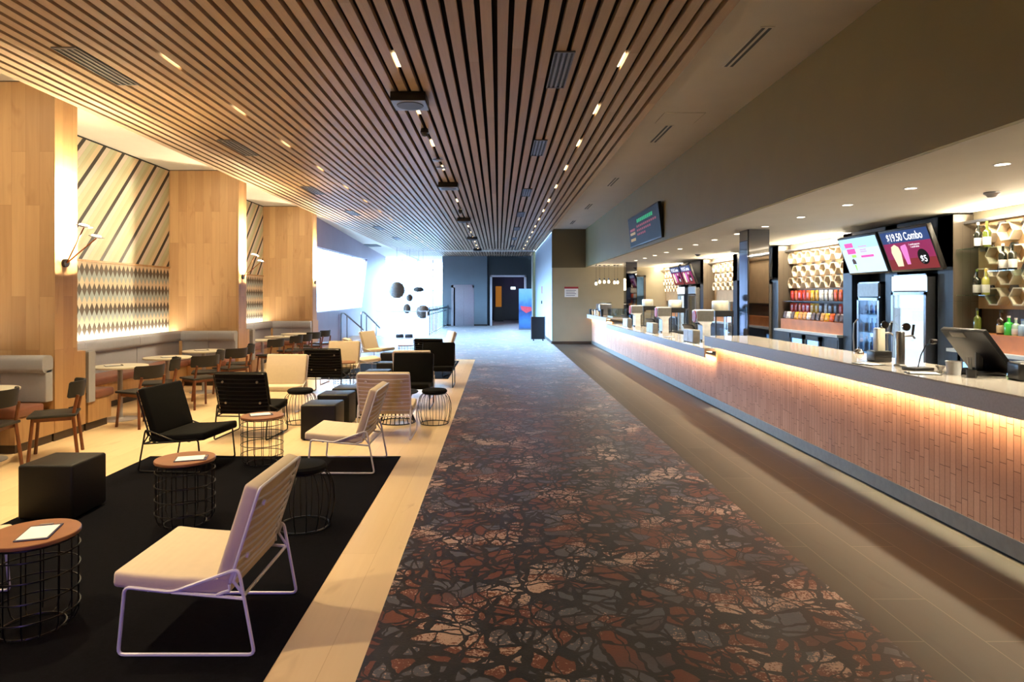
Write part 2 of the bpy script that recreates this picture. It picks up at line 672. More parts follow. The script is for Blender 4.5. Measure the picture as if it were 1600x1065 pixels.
# floors
g = G().box((-7.6, -3, -0.2), (-0.63, 27.9, 0.0)).box((-3.05, 27.9, -0.2), (-0.63, 46, 0))
struct('floor', g, oak_floor)
g = G().box((1.93, -3, -0.2), (6.3, 26, 0.0))
struct('floor_bar_tile', g, tile_floor)
struct('floor_bar_back', G().box((3.9, -3, 0.0), (6.05, END, 0.004)), mat('pale_vinyl', sr(206, 198, 184), 0.4, var=0.03))  # unseen floor sheet, made pale to bounce light up to the bar ceiling
g = G().box((-0.63, -3, -0.2), (1.93, 46, 0.006)).box((-3.0, 17.3, 0.0), (-0.63, 46, 0.006)).box((-5.4, 17.3, 0.0), (-3.0, 27.9, 0.006))
struct('floor_carpet', g, carpet_m)
# void floor below the landing
g = G().box((-9, 27.9, -4.2), (-3.05, 44, -4.0))
struct('floor_lower', g, white_wall)
struct('wall_void_near', G().box((-7.6, 27.7, -4), (-3.05, 27.9, -0.2)), white_wall)
struct('wall_void_side', G().box((-3.05, 27.9, -4), (-2.9, 42, -0.2)), white_wall)

# slatted ceiling
g = G()
x = XL
k = 0
while x < XR - 0.05:
    g.mat(0).box((x, -3, SLAT_Z), (x + 0.092, 32.4, SLAT_Z + 0.06))
    g.box((x, 33.1, SLAT_Z), (x + 0.092, FAR, SLAT_Z + 0.06))
    x += 0.14
g.mat(1).box((XL, -3, SLAT_Z + 0.10), (XR + 0.0, FAR, SLAT_Z + 0.14))
g.mat(2).box((XL, 32.45, SLAT_Z - 0.01), (XR, 33.05, SLAT_Z + 0.09))
struct('ceiling', g, [slat_mat, black_void, ceil_white])
# slat carrier edge and plaster ceilings
g = G().box((XR + 0.01, -3, CEIL), (3.16, END, CEIL + 0.15))
struct('ceiling_plaster', g, ceil_white)
g = G().box((3.156, -3, BARC), (6.3, END, BARC + 0.1))
struct('ceiling_bar', g, bar_ceil)
g = G().box((3.1, -3, BARC), (3.156, END, CEIL + 0.02))
struct('wall_soffit', g, olive_wall)
g = G().box((-7.9, -3, 4.23), (XL - 0.005, 46, 4.35)).box((XL - 0.02, -3, 4.05), (XL - 0.004, 46, 4.23)) \
    .box((-5.2, FAR, 4.1), (-3.2, 46, 4.23))
struct('ceiling_booth', g, white_wall)
# booth back wall: shadow gap, striped panels, rail, diamond paper
g = G().box((BWX - 0.15, -3, 0), (BWX, 17.9, 4.23))
struct('wall_left', g, beige_wall)
YB = [(2.6, 7.5), (7.9, 12.8), (13.2, 17.9)]
for a, b in YB:
    struct('trim_shadow_gap', G().box((BWX, a, 4.205), (BWX + 0.02, b, 4.228)), black_paint)
    struct('trim_rail', G().box((BWX, a, 2.255), (BWX + 0.035, b, 2.29)), oak_panel)
    struct('wall_stripe_panel', G().box((BWX, a, 2.29), (BWX + 0.012, b, 4.205)), diag_m)
    struct('wall_diamond_panel', G().box((BWX, a, 0.9), (BWX + 0.008, b, 2.255)), harl_m)
# oak wing walls
for i, yc in enumerate((2.2, 7.5, 12.8, 17.9)):
    g = G().box((BWX, yc, 0.1), (EX, yc + 0.4, 4.215))
    g.box((BWX, yc + 0.4, 0.1), (EX, yc + 0.56, 1.02))
    g.mat(1).box((BWX, yc + 0.01, 4.215), (EX - 0.01, yc + 0.39, 4.23)).box((BWX, yc + 0.01, 0), (EX - 0.02, yc + 0.55, 0.1))
    struct('wall_oak_wing', g, [oak_panel, kick_m])

# slanted left wall with the big window: runs from (-5.65,18.3) to (-7.3,42)
A, B = Vector((-5.65, 18.3)), Vector((-7.3, 42.0))
dr = (B - A).normalized()
nr = Vector((-dr.y, dr.x))      # outward (to -x)
if nr.x > 0:
    nr = -nr


def LW(y, z, off=0.0):
    t = (y - A.y) / (B.y - A.y)
    p = A + (B - A) * t + nr * off
    return (p.x, p.y, z)


def wallpiece(g, y0, y1, zs0, zs1, o0=0.0, o1=0.3):
    """piece of the slanted wall: zs0=(bottom at y0,bottom at y1), zs1=tops"""
    P = [LW(y0, zs0[0], o0), LW(y1, zs0[1], o0), LW(y1, zs1[1], o0), LW(y0, zs1[0], o0)]
    Q = [LW(y0, zs0[0], o1), LW(y1, zs0[1], o1), LW(y1, zs1[1], o1), LW(y0, zs1[0], o1)]
    a = [g.bm.verts.new(p) for p in P]
    b = [g.bm.verts.new(p) for p in Q]
    for i in range(4):
        j = (i + 1) % 4
        g._f([a[i], a[j], b[j], b[i]])
    g._f(a[::-1])
    g._f(b)


WY0, WYb, WYt = 18.9, 30.3, 32.3
WB0, WB1, WT0, WT1 = 1.2, 1.18, 3.27, 3.57
g = G()
wallpiece(g, 18.3, WY0, (-0.0, -0.0), (4.23, 4.23))
wallpiece(g, WY0, WYb, (0, 0), (WB0, WB1))
wallpiece(g, WY0, WYt, (WT0, WT1), (4.23, 4.23))
wallpiece(g, WYb, WYt, (0, 0), (WB1, WT1))
wallpiece(g, WYt, 41.0, (-4, -4), (4.23, 4.23))
wallpiece(g, 27.9, WYt, (-4, -4), (0, 0))
struct('wall_left_far', g, mauve_wall)
struct('wall_return', G().box((-6.6, 18.3, 0), (-5.66, 18.42, 4.23)), mauve_wall)
# window frame and glass in that wall
win = thing_w = bpy.data.objects.new('window_1', None)
C.objects.link(win)
win['kind'] = 'structure'
g = G()
corners = [(WY0, WB0), (WYb, WB1), (WYt, WT1), (WY0, WT0)]
for i in range(4):
    p, q = corners[i], corners[(i + 1) % 4]
    g.tube([LW(p[0], p[1], 0.12), LW(q[0], q[1], 0.12)], 0.035, 4)
for y in (22.0, 25.1, 28.2):
    g.tube([LW(y, 1.2, 0.12), LW(y, 3.27 + (y - WY0) * 0.022, 0.12)], 0.025, 4)
g.build('window_frame', white_metal, win)
g = G()
wallpiece(g, WY0, WYb, (WB0, WB1), (WT0, 3.53), 0.1, 0.11)
g.build('window_glass', glass_m, win)

# far glazing
win = bpy.data.objects.new('window_2', None)
C.objects.link(win)
win['kind'] = 'structure'
g = G()
for x in (-7.3, -6.3, -5.3, -4.3, -3.32):
    g.box((x - 0.03, 41.9, -4), (x + 0.03, 42.02, 4.2))
for z in (-2.4, -0.8, 0.8, 2.1, 3.45):
    g.box((-7.3, 41.92, z - 0.025), (-3.3, 42.0, z + 0.025))
g.build('window_frame', white_metal, win)
g = G().box((-7.3, 41.95, -4), (-3.3, 41.96, 4.2))
g.build('window_glass', glass_m, win)

# far elevator wall, dark recess wall with the doorway
g = G().box((-3.25, FAR, 0), (-2.72, FAR + 0.3, CEIL)).box((-1.45, FAR, 0), (-0.66, FAR + 0.3, CEIL)) \
    .box((-2.72, FAR, 2.36), (-1.45, FAR + 0.3, CEIL)).box((-3.25, FAR + 0.3, -0.2), (-3.05, 42, CEIL)) \
    .box((-3.25, FAR, -0.2), (-2.9, FAR + 0.3, 0))
struct('wall_far', g, blue_wall)
g = G().box((-0.66, FAR + 0.25, 0), (-0.48, FAR + 0.45, CEIL)).box((1.6, FAR + 0.25, 0), (1.92, FAR + 0.45, CEIL)) \
    .box((-0.48, FAR + 0.25, 2.92), (1.6, FAR + 0.45, CEIL))
struct('wall_far_recess', g, dark_wall)
g = G().box((-0.50, FAR + 0.18, 0), (-0.38, FAR + 0.5, 2.92)).box((1.5, FAR + 0.18, 0), (1.62, FAR + 0.5, 2.92)) \
    .box((-0.50, FAR + 0.18, 2.84), (1.62, FAR + 0.5, 2.94))
struct('trim_doorway', g, white_metal)
# dark corridor beyond the doorway
g = G().box((-0.9, 37.45, 0), (-0.8, 46, 3.2)).box((2.2, 37.45, 0), (2.3, 46, 3.2)).box((-0.9, 45.9, 0), (2.3, 46, 3.2))
struct('wall_corridor', g, black_paint)
struct('wall_shaft', G().box((-3.0, FAR + 0.32, 0), (-1.2, FAR + 0.42, 3.2)), black_paint)
struct('ceiling_far', G().box((-3.3, FAR, SLAT_Z + 0.08), (2.2, 38.2, 4.3)), white_wall)
struct('ceiling_corridor', G().box((-0.9, 37.45, 3.1), (2.3, 46, 3.2)), black_paint)
# elevator
win = bpy.data.objects.new('door_1', None)
C.objects.link(win)
win['kind'] = 'structure'
g = G().box((-2.74, FAR - 0.03, 0), (-2.60, FAR + 0.2, 2.36)).box((-1.53, FAR - 0.03, 0), (-1.43, FAR + 0.2, 2.36)) \
    .box((-2.74, FAR - 0.03, 2.22), (-1.43, FAR + 0.2, 2.38))
g.build('door_frame', steel, win)
for a, b in ((-2.52, -2.025), (-2.015, -1.53)):
    G().box((a, FAR + 0.08, 0), (b, FAR + 0.14, 2.22)).build('elevator_door_leaf', steel, win)
G().box((-2.6, FAR + 0.15, 0), (-2.52, FAR + 0.2, 2.22)).build('dark_gap', black_paint, win)

# right hall wall and end wall
g = G().box((1.92, END, 0), (2.1, FAR + 0.5, CEIL))
struct('wall_right_hall', g, pale_panel)
struct('trim_hall_corner', G().box((1.86, 35.6, 0), (1.92, 36.2, CEIL)), white_wall)
struct('trim_hall_pilaster', G().box((1.80, 33.4, 0), (1.92, 33.9, CEIL)), olive_wall)
g = G().box((1.92, END - 0.02, 0), (4.62, END + 0.15, CEIL)).box((5.22, END - 0.02, 0), (6.3, END + 0.15, CEIL)) \
    .box((4.62, END - 0.02, 0), (5.22, END + 0.15, 1.2)).box((4.62, END - 0.02, 2.42), (5.22, END + 0.15, CEIL))
struct('wall_end', g, beige_wall)
struct('wall_end_upper', G().box((1.9, END - 0.12, BARC - 0.02), (3.1, END - 0.02, CEIL)), olive_dark)
struct('baseboard_end', G().box((1.92, END - 0.05, 0), (3.3, END - 0.02, 0.1)), kick_m)
struct('baseboard_hall', G().box((1.89, END, 0), (1.92, FAR, 0.1)), kick_m)
struct('baseboard_far', G().box((-3.25, FAR - 0.03, 0), (-2.76, FAR, 0.1)).box((-1.42, FAR - 0.03, 0), (-0.66, FAR, 0.1)), kick_m)
struct('wall_right', G().box((6.05, -3, 0), (6.3, END, BARC + 0.1)), brown_lam)
struct('wall_back', G().box((-7, -3.2, 0), (6.3, -3.0, 4.3)), olive_wall)
struct('wall_left_near', G().box((-6.75, -3, 0), (-6.6, 2.6, 4.23)), oak_panel)
# serving window to the kitchen
win = bpy.data.objects.new('window_3', None)
C.objects.link(win)
win['kind'] = 'structure'
G().box((4.58, END - 0.05, 1.16), (4.65, END + 0.02, 2.46)).box((5.19, END - 0.05, 1.16), (5.26, END + 0.02, 2.46)) \
    .box((4.58, END - 0.05, 1.16), (5.26, END + 0.02, 1.22)).box((4.58, END - 0.05, 2.4), (5.26, END + 0.02, 2.46)) \
    .build('window_frame', kick_m, win)
G().box((4.65, END - 0.01, 1.22), (5.19, END, 2.4)).build('window_glass', glass_m, win)
struct('wall_kitchen', G().box((3.6, 25.6, 0), (6.3, 25.7, 2.9)), pale_panel)
struct('wall_kitchen', G().box((3.6, END + .15, 0), (3.7, 25.6, 2.9)), pale_panel)
struct('wall_kitchen', G().box((6.2, END + .15, 0), (6.3, 25.6, 2.9)), pale_panel)
struct('ceiling_kitchen', G().box((3.6, END + .15, 2.8), (6.3, 25.7, 2.9)), white_wall)
light('kitchen_light', 'AREA', (5, 24.3, 2.75), 25, (0.8, 0.95, 0.9), size=0.8)
g = G().box((4.2, 25.2, 0), (6.0, 25.57, 0.9)).box((4.2, 25.1, 0.9), (6.0, 25.57, 0.94))
tag(g.build('kitchen_bench', steel), 'steel kitchen bench seen through the serving window', 'counter')
g = G().box((4.4, 25.2, 1.7), (5.9, 25.6, 1.74)).box((4.5, 25.25, 1.74), (4.8, 25.5, 1.9)).box((5.0, 25.25, 1.74), (5.25, 25.5, 1.86))
tag(g.build('kitchen_shelf', steel), 'steel wall shelf above the bench behind the serving window', 'shelf')


# ================================================================== BOOTHS
def banquette(y0, y1, where):
    t = thing('banquette', 'U-shaped grey and brown upholstered booth seating ' + where, 'booth seating', (BWX, y0, 0))
    L = y1 - y0
    D = EX - BWX            # 1.4
    g = G().box((0.16, 0.02, 0.1), (0.66, L - 0.02, 0.38)).box((0.16, 0.02, 0.1), (D, 0.50, 0.38)) \
        .box((0.16, L - 0.62, 0.1), (D, L - 0.01, 0.38))
    g.build('wood_base', oak_panel, t)
    g = G().box((0.2, 0.02, 0), (0.62, L - 0.02, 0.1)).box((0.2, 0.02, 0), (D - 0.03, 0.46, 0.1)) \
        .box((0.2, L - 0.58, 0), (D - 0.03, L - 0.01, 0.1))
    g.build('kick_plate', kick_m, t)
    g = G()
    g.rbox((0.45, L / 2, 0.435), (0.5, L - 0.05, 0.11), 0.03)
    g.rbox((D / 2 + 0.16, 0.34, 0.434), (D - 0.28, 0.42, 0.11), 0.03)
    g.rbox((D / 2 + 0.16, L - 0.42, 0.434), (D - 0.28, 0.45, 0.11), 0.03)
    g.build('seat', brown_leather, t)

    def roll(g, cx, cy, ln, along_y, w, h, zc, r=0.06):
        pts = []
        for qx, qz, a0 in ((w / 2 - r, h / 2 - r, 0), (-w / 2 + r, h / 2 - r, 90), (-w / 2 + r, -h / 2 + r, 180), (w / 2 - r, -h / 2 + r, 270)):
            for k in range(5):
                a = R(a0 + 22.5 * k)
                pts.append((qx + r * math.cos(a), zc + qz + r * math.sin(a)))
        if along_y:
            g.prism([(cx + p[0], p[1]) for p in pts], 'y', cy - ln / 2, cy + ln / 2)
        else:
            g.prism([(cy + p[0], p[1]) for p in pts], 'x', cx - ln / 2, cx + ln / 2)

    def back(cx, cy, ln, along_y, sgn):
        # lower pad and thicker top roll
        if along_y:
            a = G().rbox((cx, cy, 0.67), (0.12, ln, 0.38), 0.012)
            roll(a, cx + 0.02, cy, ln, True, 0.2, 0.2, 0.92)
        else:
            a = G().rbox((cx, cy, 0.67), (ln, 0.12, 0.38), 0.012)
            roll(a, cx, cy + 0.03 * sgn, ln, False, 0.18, 0.2, 0.92)
        a.build('back_cushion', grey_fab, t)
    n = max(2, round((L - 0.3) / 1.35))
    w = (L - 0.26) / n
    for i in range(n):
        back(0.22, 0.13 + w * (i + 0.5), w - 0.006, True, 1)
    w = (D - 0.34) / 2
    for i in range(2):
        back(0.33 + w * (i + 0.5), 0.07, w - 0.003, False, 1)
        back(0.33 + w * (i + 0.5), L - 0.07, w - 0.003, False, -1)
    g = G().box((D - 0.01, 0.0, 0.36), (D + 0.02, 0.13, 1.0))
    g.build('end_panel', grey_fab, t)
    g = G().box((0.05, 0.02, 0.96), (0.10, L - 0.02, 0.985))
    g.build('led_strip', glow('booth_led', (1, 0.86, 0.62), 12), t)
    light('booth_wash', 'AREA', (BWX + 0.09, (y0 + y1) / 2, 1.0), BOOTH_W * L, (1, 0.88, 0.66),
          (R(180), 0, 0), shape='RECTANGLE', size=0.05, size_y=L - 0.1)
    # warm area light under the booth ceiling, no fixture built
    light('booth_top_wash', 'AREA', (BWX + 0.75, (y0 + y1) / 2, 4.1), 22, (1, 0.88, 0.64), (0, R(-14), 0), shape='RECTANGLE',
          size=0.25, size_y=L * 0.7)
    return t


BOOTH_W = 4.0
banquette(2.79, 7.5, 'before the oak wing wall with the outlet')
banquette(8.09, 12.8, 'in the middle bay behind three round tables')
banquette(13.49, 17.9, 'in the last bay before the slanted window')

# power outlet
t = thing('power_outlet', 'black double power outlet low on the oak booth end', 'power outlet', (EX, 7.80, 0.32))
G().rbox((0.007, 0, 0), (0.014, 0.13, 0.085), 0.004, 2).build('face_plate', plastic_black, t)
for s in (-1, 1):
    G().box((0.014, s * 0.032 - 0.018, -0.02), (0.017, s * 0.032 + 0.018, 0.012)).build('socket', mat('socket_grey', sr(80, 78, 74), 0.4), t)


def wall_lamp(yc, label):
    t = thing('wall_lamp', label, 'wall lamp', (EX, yc, 2.10), 0, 'twin-arm copper wall lamps')
    G().cyl((0, 0, 0), (0.035, 0, 0), 0.05, 18).build('wall_mount', plastic_black, t)
    for dx, dy, dz, nm in ((0.27, -0.05, 0.42, 'uplight'), (0.36, 0.04, 0.30, 'reader')):
        a = G().tube([(0.03, 0, 0), (dx, dy, dz)], 0.007, 6).build('arm', copper, t)
        h = G().lathe([(0.0, 0.0), (0.05, 0.004), (0.085, 0.016), (0.088, 0.022), (0.0, 0.022)], n=20)
        h.xf(Matrix.Translation((dx, dy, dz)) @ Matrix.Rotation(R(12), 4, 'Y'))
        h = h.build('lamp_head', dull_steel, t)
        b = G().lathe([(0.0, 0.0), (0.055, 0.0), (0.05, 0.012), (0.0, 0.02)], n=16)
        b.xf(Matrix.Translation((dx, dy, dz + 0.024)) @ Matrix.Rotation(R(12), 4, 'Y'))
        b.build('bulb', glow('wall_lamp_bulb', (1, 0.85, 0.6), 14), h)
    for z_, p_ in ((2.40, 80), (2.64, 80), (2.95, 60)):
        light('wall_lamp_spot', 'SPOT', (EX + 0.22, yc + 0.02, z_), p_, (1, 0.82, 0.52), (0, R(112), 0),
              spot_size=R(2 * (22 + math.degrees(math.atan((z_ - 1.96) / 0.22)))), spot_blend=0.04, shadow_soft_size=0.012)
    light('wall_lamp_up', 'SPOT', (EX + 0.33, yc, 2.50), 220, (1, 0.68, 0.30), (0, R(176), 0),
          spot_size=R(120), spot_blend=0.6, shadow_soft_size=0.04)
    return t


wall_lamp(7.66, 'copper twin-arm wall lamp on the oak wing wall beside the power outlet')
wall_lamp(12.98, 'copper twin-arm wall lamp on the middle oak wing wall')
wall_lamp(18.1, 'copper twin-arm wall lamp on the last oak wing wall by the window')
wall_lamp(2.4, 'copper twin-arm wall lamp on the first oak wing wall')

# ================================================================== BAR COUNTER
def counter_section(y0, y1, ztop, th, label):
    t = thing('bar_counter', label, 'bar counter', (3.15, y0, 0))
    L = y1 - y0
    G().box((0.18, 0.0, 0.134), (0.24, L, ztop - th)).build('brick_front', brick_m, t)
    G().box((0.17, 0.0, 0.018), (0.18, L, 0.136)).build('kick_plate', dull_steel, t)
    G().box((0.19, 0.0, 0.0), (0.6, L, 0.03)).build('plinth', black_paint, t)
    G().box((0.24, 0.01, 0.03), (0.62, L - 0.01, ztop - th)).build('carcass', laminate, t)
    b = G().box((0.0, 0.0, ztop - 0.012), (0.72, L, ztop)).build('counter_top', stone_top, t)
    g = G()
    n = max(1, round(L / 3.0))
    for i in range(n):
        g.box((0.0, L * i / n + 0.001, ztop - th), (0.022, L * (i + 1) / n - 0.001, ztop - 0.012))
    g.box((0.022, 0.0, ztop - 0.045), (0.72, L, ztop - 0.012))
    g.build('fascia', stone_face, t)
    G().box((0.10, 0.02, ztop - 0.064), (0.125, L - 0.02, ztop - 0.052)).build('led_strip', glow('bar_led', (1, 0.62, 0.25), 9), t)
    n = max(1, round(L / 2.5))
    for i in range(n):
        light('bar_led_light', 'AREA', (3.15 + 0.115, y0 + L * (i + 0.5) / n, ztop - 0.075), BAR_W * L / n, (1.0, 0.64, 0.30),
              (0, R(-44), 0), shape='RECTANGLE', size=0.03, size_y=L / n, spread=R(95))
    return t


BAR_W = 10.0
ADDED_UP_W = 34
counter_section(0.6, 9.8, 1.10, 0.145, 'long raised brick-fronted bar counter with grey stone top and amber strip light')
counter_section(9.8, 18.8, 0.905, 0.14, 'lower brick-fronted service counter with drink dispensers beyond the raised bar')
counter_section(18.8, END - 0.06, 1.08, 0.14, 'short raised brick-fronted counter end carrying the coffee machine')
# narrow cool strip of light on the floor along the kick plate
for y in (1.8, 4.8, 7.8, 10.8, 13.8, 16.8, 19.8):
    light('kick_wash', 'AREA', (3.26, y + 0.1, 0.93), 7.0, (1, 0.90, 0.64), (0, R(2), 0), shape='RECTANGLE', size=0.02,
          size_y=2.9, spread=R(21))

# mirrored pillars
for y, lb in ((10.0, 'mirror-clad square pillar rising behind the bar where the counter steps down'),
              (19.55, 'mirror-clad square pillar beside the hanging bulbs')):
    t = thing('mirror_pillar', lb, 'pillar', (3.90, y, 0))
    G().box((0.0, 0.0, 0.0), (0.33, 0.35, BARC)).build('core', black_paint, t)
    G().box((-0.008, 0.01, 0.0), (0.0, 0.34, BARC)).build('side_mirror', mirror_m, t)
    G().box((0.01, -0.008, 0.0), (0.32, 0.0, BARC)).build('front_mirror', mirror_m, t)

# ================================================================== BACK BAR
def block(y0, y1, n):
    """dark cabinet block with two fridge openings; returns things"""
    t = thing('cabinet_block', 'dark laminate cabinet block holding two fridges, ' + n, 'cabinet', (5.68, y0, 0))
    L = y1 - y0
    BARC = 2.725
    for a, b in ((0, 0.28), (1.12, 1.40), (L - 0.26, L)):
        G().box((0, a, 0), (0.32, b, BARC)).build('upright_panel', laminate, t)
    G().box((0, 0, 2.08), (0.32, L, BARC)).build('header_panel', laminate, t)
    G().box((0.30, 0.0, 0), (0.36, L, BARC)).build('back_panel', black_paint, t)
    G().box((-0.004, -0.012, 0), (0.31, 0.0, BARC)).build('end_panel', brown_lam, t)  # same laminate as the block, brown of the warm light put into its colour
    return t


BLK = ((8.0, 10.55, 'nearest the bottle shelves'), (13.0, 15.5, 'behind the large mirrored pillar'),
       (17.75, 20.2, 'beyond the mirrored pillar'))
for a, b, n in BLK:
    block(a, b, n)

fr_glow = glow('fridge_lightbox', (0.78, 0.92, 1.0), 1.6)
fr_glow_blue = glow('fridge_lightbox_blue', (0.30, 0.60, 1.0), 3.0)


def fridge(y, w, ztop, label, kind, x=5.56):
    t = thing('display_fridge', label, 'fridge', (x, y, 0))
    d = 0.40 if x < 5.6 else 0.35
    g = G().box((0.02, 0, 0), (d, 0.03, ztop)).box((0.02, w - 0.03, 0), (d, w, ztop)).box((0.02, 0, ztop - 0.04), (d, w, ztop)) \
        .box((0.02, 0, 0), (d, w, 0.12)).box((d - 0.03, 0, 0), (d, w, ztop))
    g.build('cabinet_body', steel if kind != 'dark' else dull_steel, t)
    head = G().box((0.0, 0.02, ztop - 0.22), (0.03, w - 0.02, ztop - 0.02))
    head.build('lit_header', fr_glow if kind == 'white' else (dull_steel if kind == 'blue' else pale_panel), t)
    if kind == 'white':
        G().box((0.10, 0.05, 0.15), (0.12, w - 0.05, ztop - 0.26)).build('lit_interior', fr_glow, t)
    elif kind == 'blue':
        G().box((0.30, 0.05, 0.15), (0.32, w - 0.05, ztop - 0.26)).build('lit_interior', fr_glow_blue, t)
        for z in (0.55, 0.85, 1.15, 1.42):
            G().box((0.06, 0.04, z), (0.30, w - 0.04, z + 0.012)).build('shelf', steel, t)
    else:
        G().box((0.10, 0.05, 0.15), (0.12, w - 0.05, ztop - 0.26)).build('dark_interior', black_paint, t)
    g = G().box((0.0, 0.0, 0.1), (0.02, 0.045, ztop - 0.24)).box((0.0, w - 0.045, 0.1), (0.02, w, ztop - 0.24)) \
        .box((0.0, 0.0, 0.1), (0.02, w, 0.16)).box((0.0, 0.0, ztop - 0.28), (0.02, w, ztop - 0.24))
    d_ = g.build('door', steel, t)
    G().box((0.008, 0.045, 0.16), (0.013, w - 0.045, ztop - 0.28)).build('door_glass', glass_m, d_)
    G().tube([(0, w - 0.03, 1.35), (-0.06, w - 0.03, 1.28), (-0.07, w - 0.03, 1.05), (-0.06, w - 0.03, 0.85), (0, w - 0.03, 0.78)],
             0.012, 6).build('handle', steel, d_)
    return t


fridge(8.33, 0.74, 2.0, 'tall white-lit glass door fridge under the combo price screen', 'white')
fridge(9.46, 0.58, 1.92, 'slim blue-lit drinks fridge under the pale blue screen', 'blue', 5.62)
fridge(13.33, 0.72, 2.0, 'switched-off glass door fridge right of the large mirrored pillar', 'dark')
fridge(18.08, 0.72, 2.0, 'open black-fronted fridge under the second small price screen', 'dark')
fridge(19.18, 0.72, 2.0, 'white-lit fridge under the small price screen beside the far shelves', 'white')


# bottles ------------------------------------------------------------
def bottle(label, r, h, col, lab=None, capc=None, group=None, neck=0.3):
    t = thing('bottle', label, 'bottle', group=group)
    t2 = NT('bottle_glass')
    t2.set(Base_Color=(*col, 1), Roughness=0.08, Specular_IOR_Level=0.7, Coat_Weight=0.5)
    b = h * (1 - neck - 0.12)
    G().lathe([(0, 0), (r * .95, 0), (r, 0.006), (r, b), (r * 0.85, b + h * 0.05), (r * 0.34, b + h * 0.12), (r * 0.32, h)], n=14).build('bottle_body', t2.m, t)
    G().lathe([(r * 0.36, h * 0.9), (r * 0.38, h * 0.9), (r * 0.38, h * 1.0), (0, h)], n=12).build('cap', mat('cap', capc or (0.02, 0.02, 0.02), 0.4), t)
    if lab:
        G().lathe([(r * 1.01, b * 0.14), (r * 1.02, b * 0.15), (r * 1.02, b * 0.66), (r * 1.01, b * 0.67)], n=14, cap=False).build('bottle_label', mat('bottle_label', lab, 0.6), t)
    return t


# bottle shelves in the first niche
def gshelf(y0, y1, z, label):
    t = thing('glass_shelf', label, 'shelf', (5.70, y0, z))
    G().box((0, 0, -0.01), (0.28, y1 - y0, 0)).build('glass_plate', shelf_glass, t)
    G().box((0.28, 0.02, -0.03), (0.3, y1 - y0 - 0.02, 0.0)).build('bracket', steel, t)


gshelf(7.50, 7.97, 2.285, 'top glass shelf with two wine bottles beside the combo screen')
gshelf(7.08, 7.46, 2.0, 'middle glass shelf with two dark wine bottles')
gshelf(7.50, 7.97, 1.72, 'lowest glass shelf with two wine bottles')
DK, GR, YL = (0.012, 0.015, 0.01), (0.10, 0.13, 0.02), (0.45, 0.42, 0.10)
WH = (0.85, 0.83, 0.78)
for y, z, col, cap, lb in ((7.74, 2.286, DK, WH, 'white-capped dark red wine bottle on the top glass shelf'),
                           (7.60, 2.286, GR, GR, 'olive green wine bottle on the top glass shelf'),
                           (7.36, 2.001, DK, WH, 'white-capped dark wine bottle on the middle glass shelf'),
                           (7.22, 2.001, DK, DK, 'black-capped dark wine bottle on the middle glass shelf'),
                           (7.76, 1.721, DK, GR, 'green-capped dark wine bottle on the lowest glass shelf'),
                           (7.62, 1.721, YL, (0.6, 0.42, 0.1), 'gold-capped pale wine bottle on the lowest glass shelf')):
    b = bottle(lb, 0.042, 0.31, col, WH, cap)
    b.location = (5.80, y, z)
for y, r, h, col, lab, cap, lb in (
        (7.36, 0.045, 0.28, (0.04, 0.02, 0.01), (0.75, 0.6, 0.35), DK, 'dark brown spirit bottle with tan label on the orange shelf box'),
        (7.25, 0.045, 0.22, (0.05, 0.55, 0.08), None, WH, 'bright green spirit bottle on the orange shelf box'),
        (7.15, 0.04, 0.2, (0.5, 0.7, 0.55), WH, WH, 'pale green bottle with white label on the orange shelf box'),
        (7.06, 0.04, 0.19, (0.35, 0.55, 0.8), None, (0.1, 0.2, 0.5), 'pale blue gin bottle on the orange shelf box'),
        (6.96, 0.045, 0.2, (0.75, 0.8, 0.8), None, WH, 'clear glass spirit bottle on the orange shelf box')):
    b = bottle(lb, r, h, col, lab, cap)
    b.location = (5.78, y, 1.262)
bt = None
n = 0
for z in (0.865, 1.165, 1.435):
    for k in range(4):
        n += 1
        lb = 'water bottle in the blue-lit drinks fridge, %s on its %s shelf' % (ORD[k], {0.865: 'lower', 1.165: 'middle', 1.435: 'upper'}[z])
        if bt is None:
            bt = bottle(lb, 0.03, 0.2, (0.25, 0.5, 0.85), (0.1, 0.25, 0.7), (0.1, 0.2, 0.6), 'drinks in the blue-lit fridge')
        else:
            bt = dup(bt, label=lb)
        bt.location = (5.80, 9.55 + 0.13 * k, z)


# niches ---------------------------------------------------------------
def hexmesh(parent, r=0.13, d=0.12):
    g = G()
    P = [(r * math.cos(PI / 3 * i), r * 0.92 * math.sin(PI / 3 * i)) for i in range(6)]
    Q = [(p[0] * 0.86, p[1] * 0.86) for p in P]
    for i in range(6):
        j = (i + 1) % 6
        a = [g.bm.verts.new((x, p[0], p[1])) for x, p in ((0, P[i]), (0, P[j]), (d, P[j]), (d, P[i]))]
        b = [g.bm.verts.new((x, p[0], p[1])) for x, p in ((0, Q[i]), (0, Q[j]), (d, Q[j]), (d, Q[i]))]
        g._f(a)
        g._f(b[::-1])
        g._f([a[0], a[1], b[1], b[0]])
    g.build('hexagon_rim', ply_light, parent)
    G().prism([(p[0] * 0.85, p[1] * 0.85) for p in P], 'x', d - 0.012, d - 0.002).build('hexagon_back', ply, parent)


hx = None
px5 = None
light_n = 0


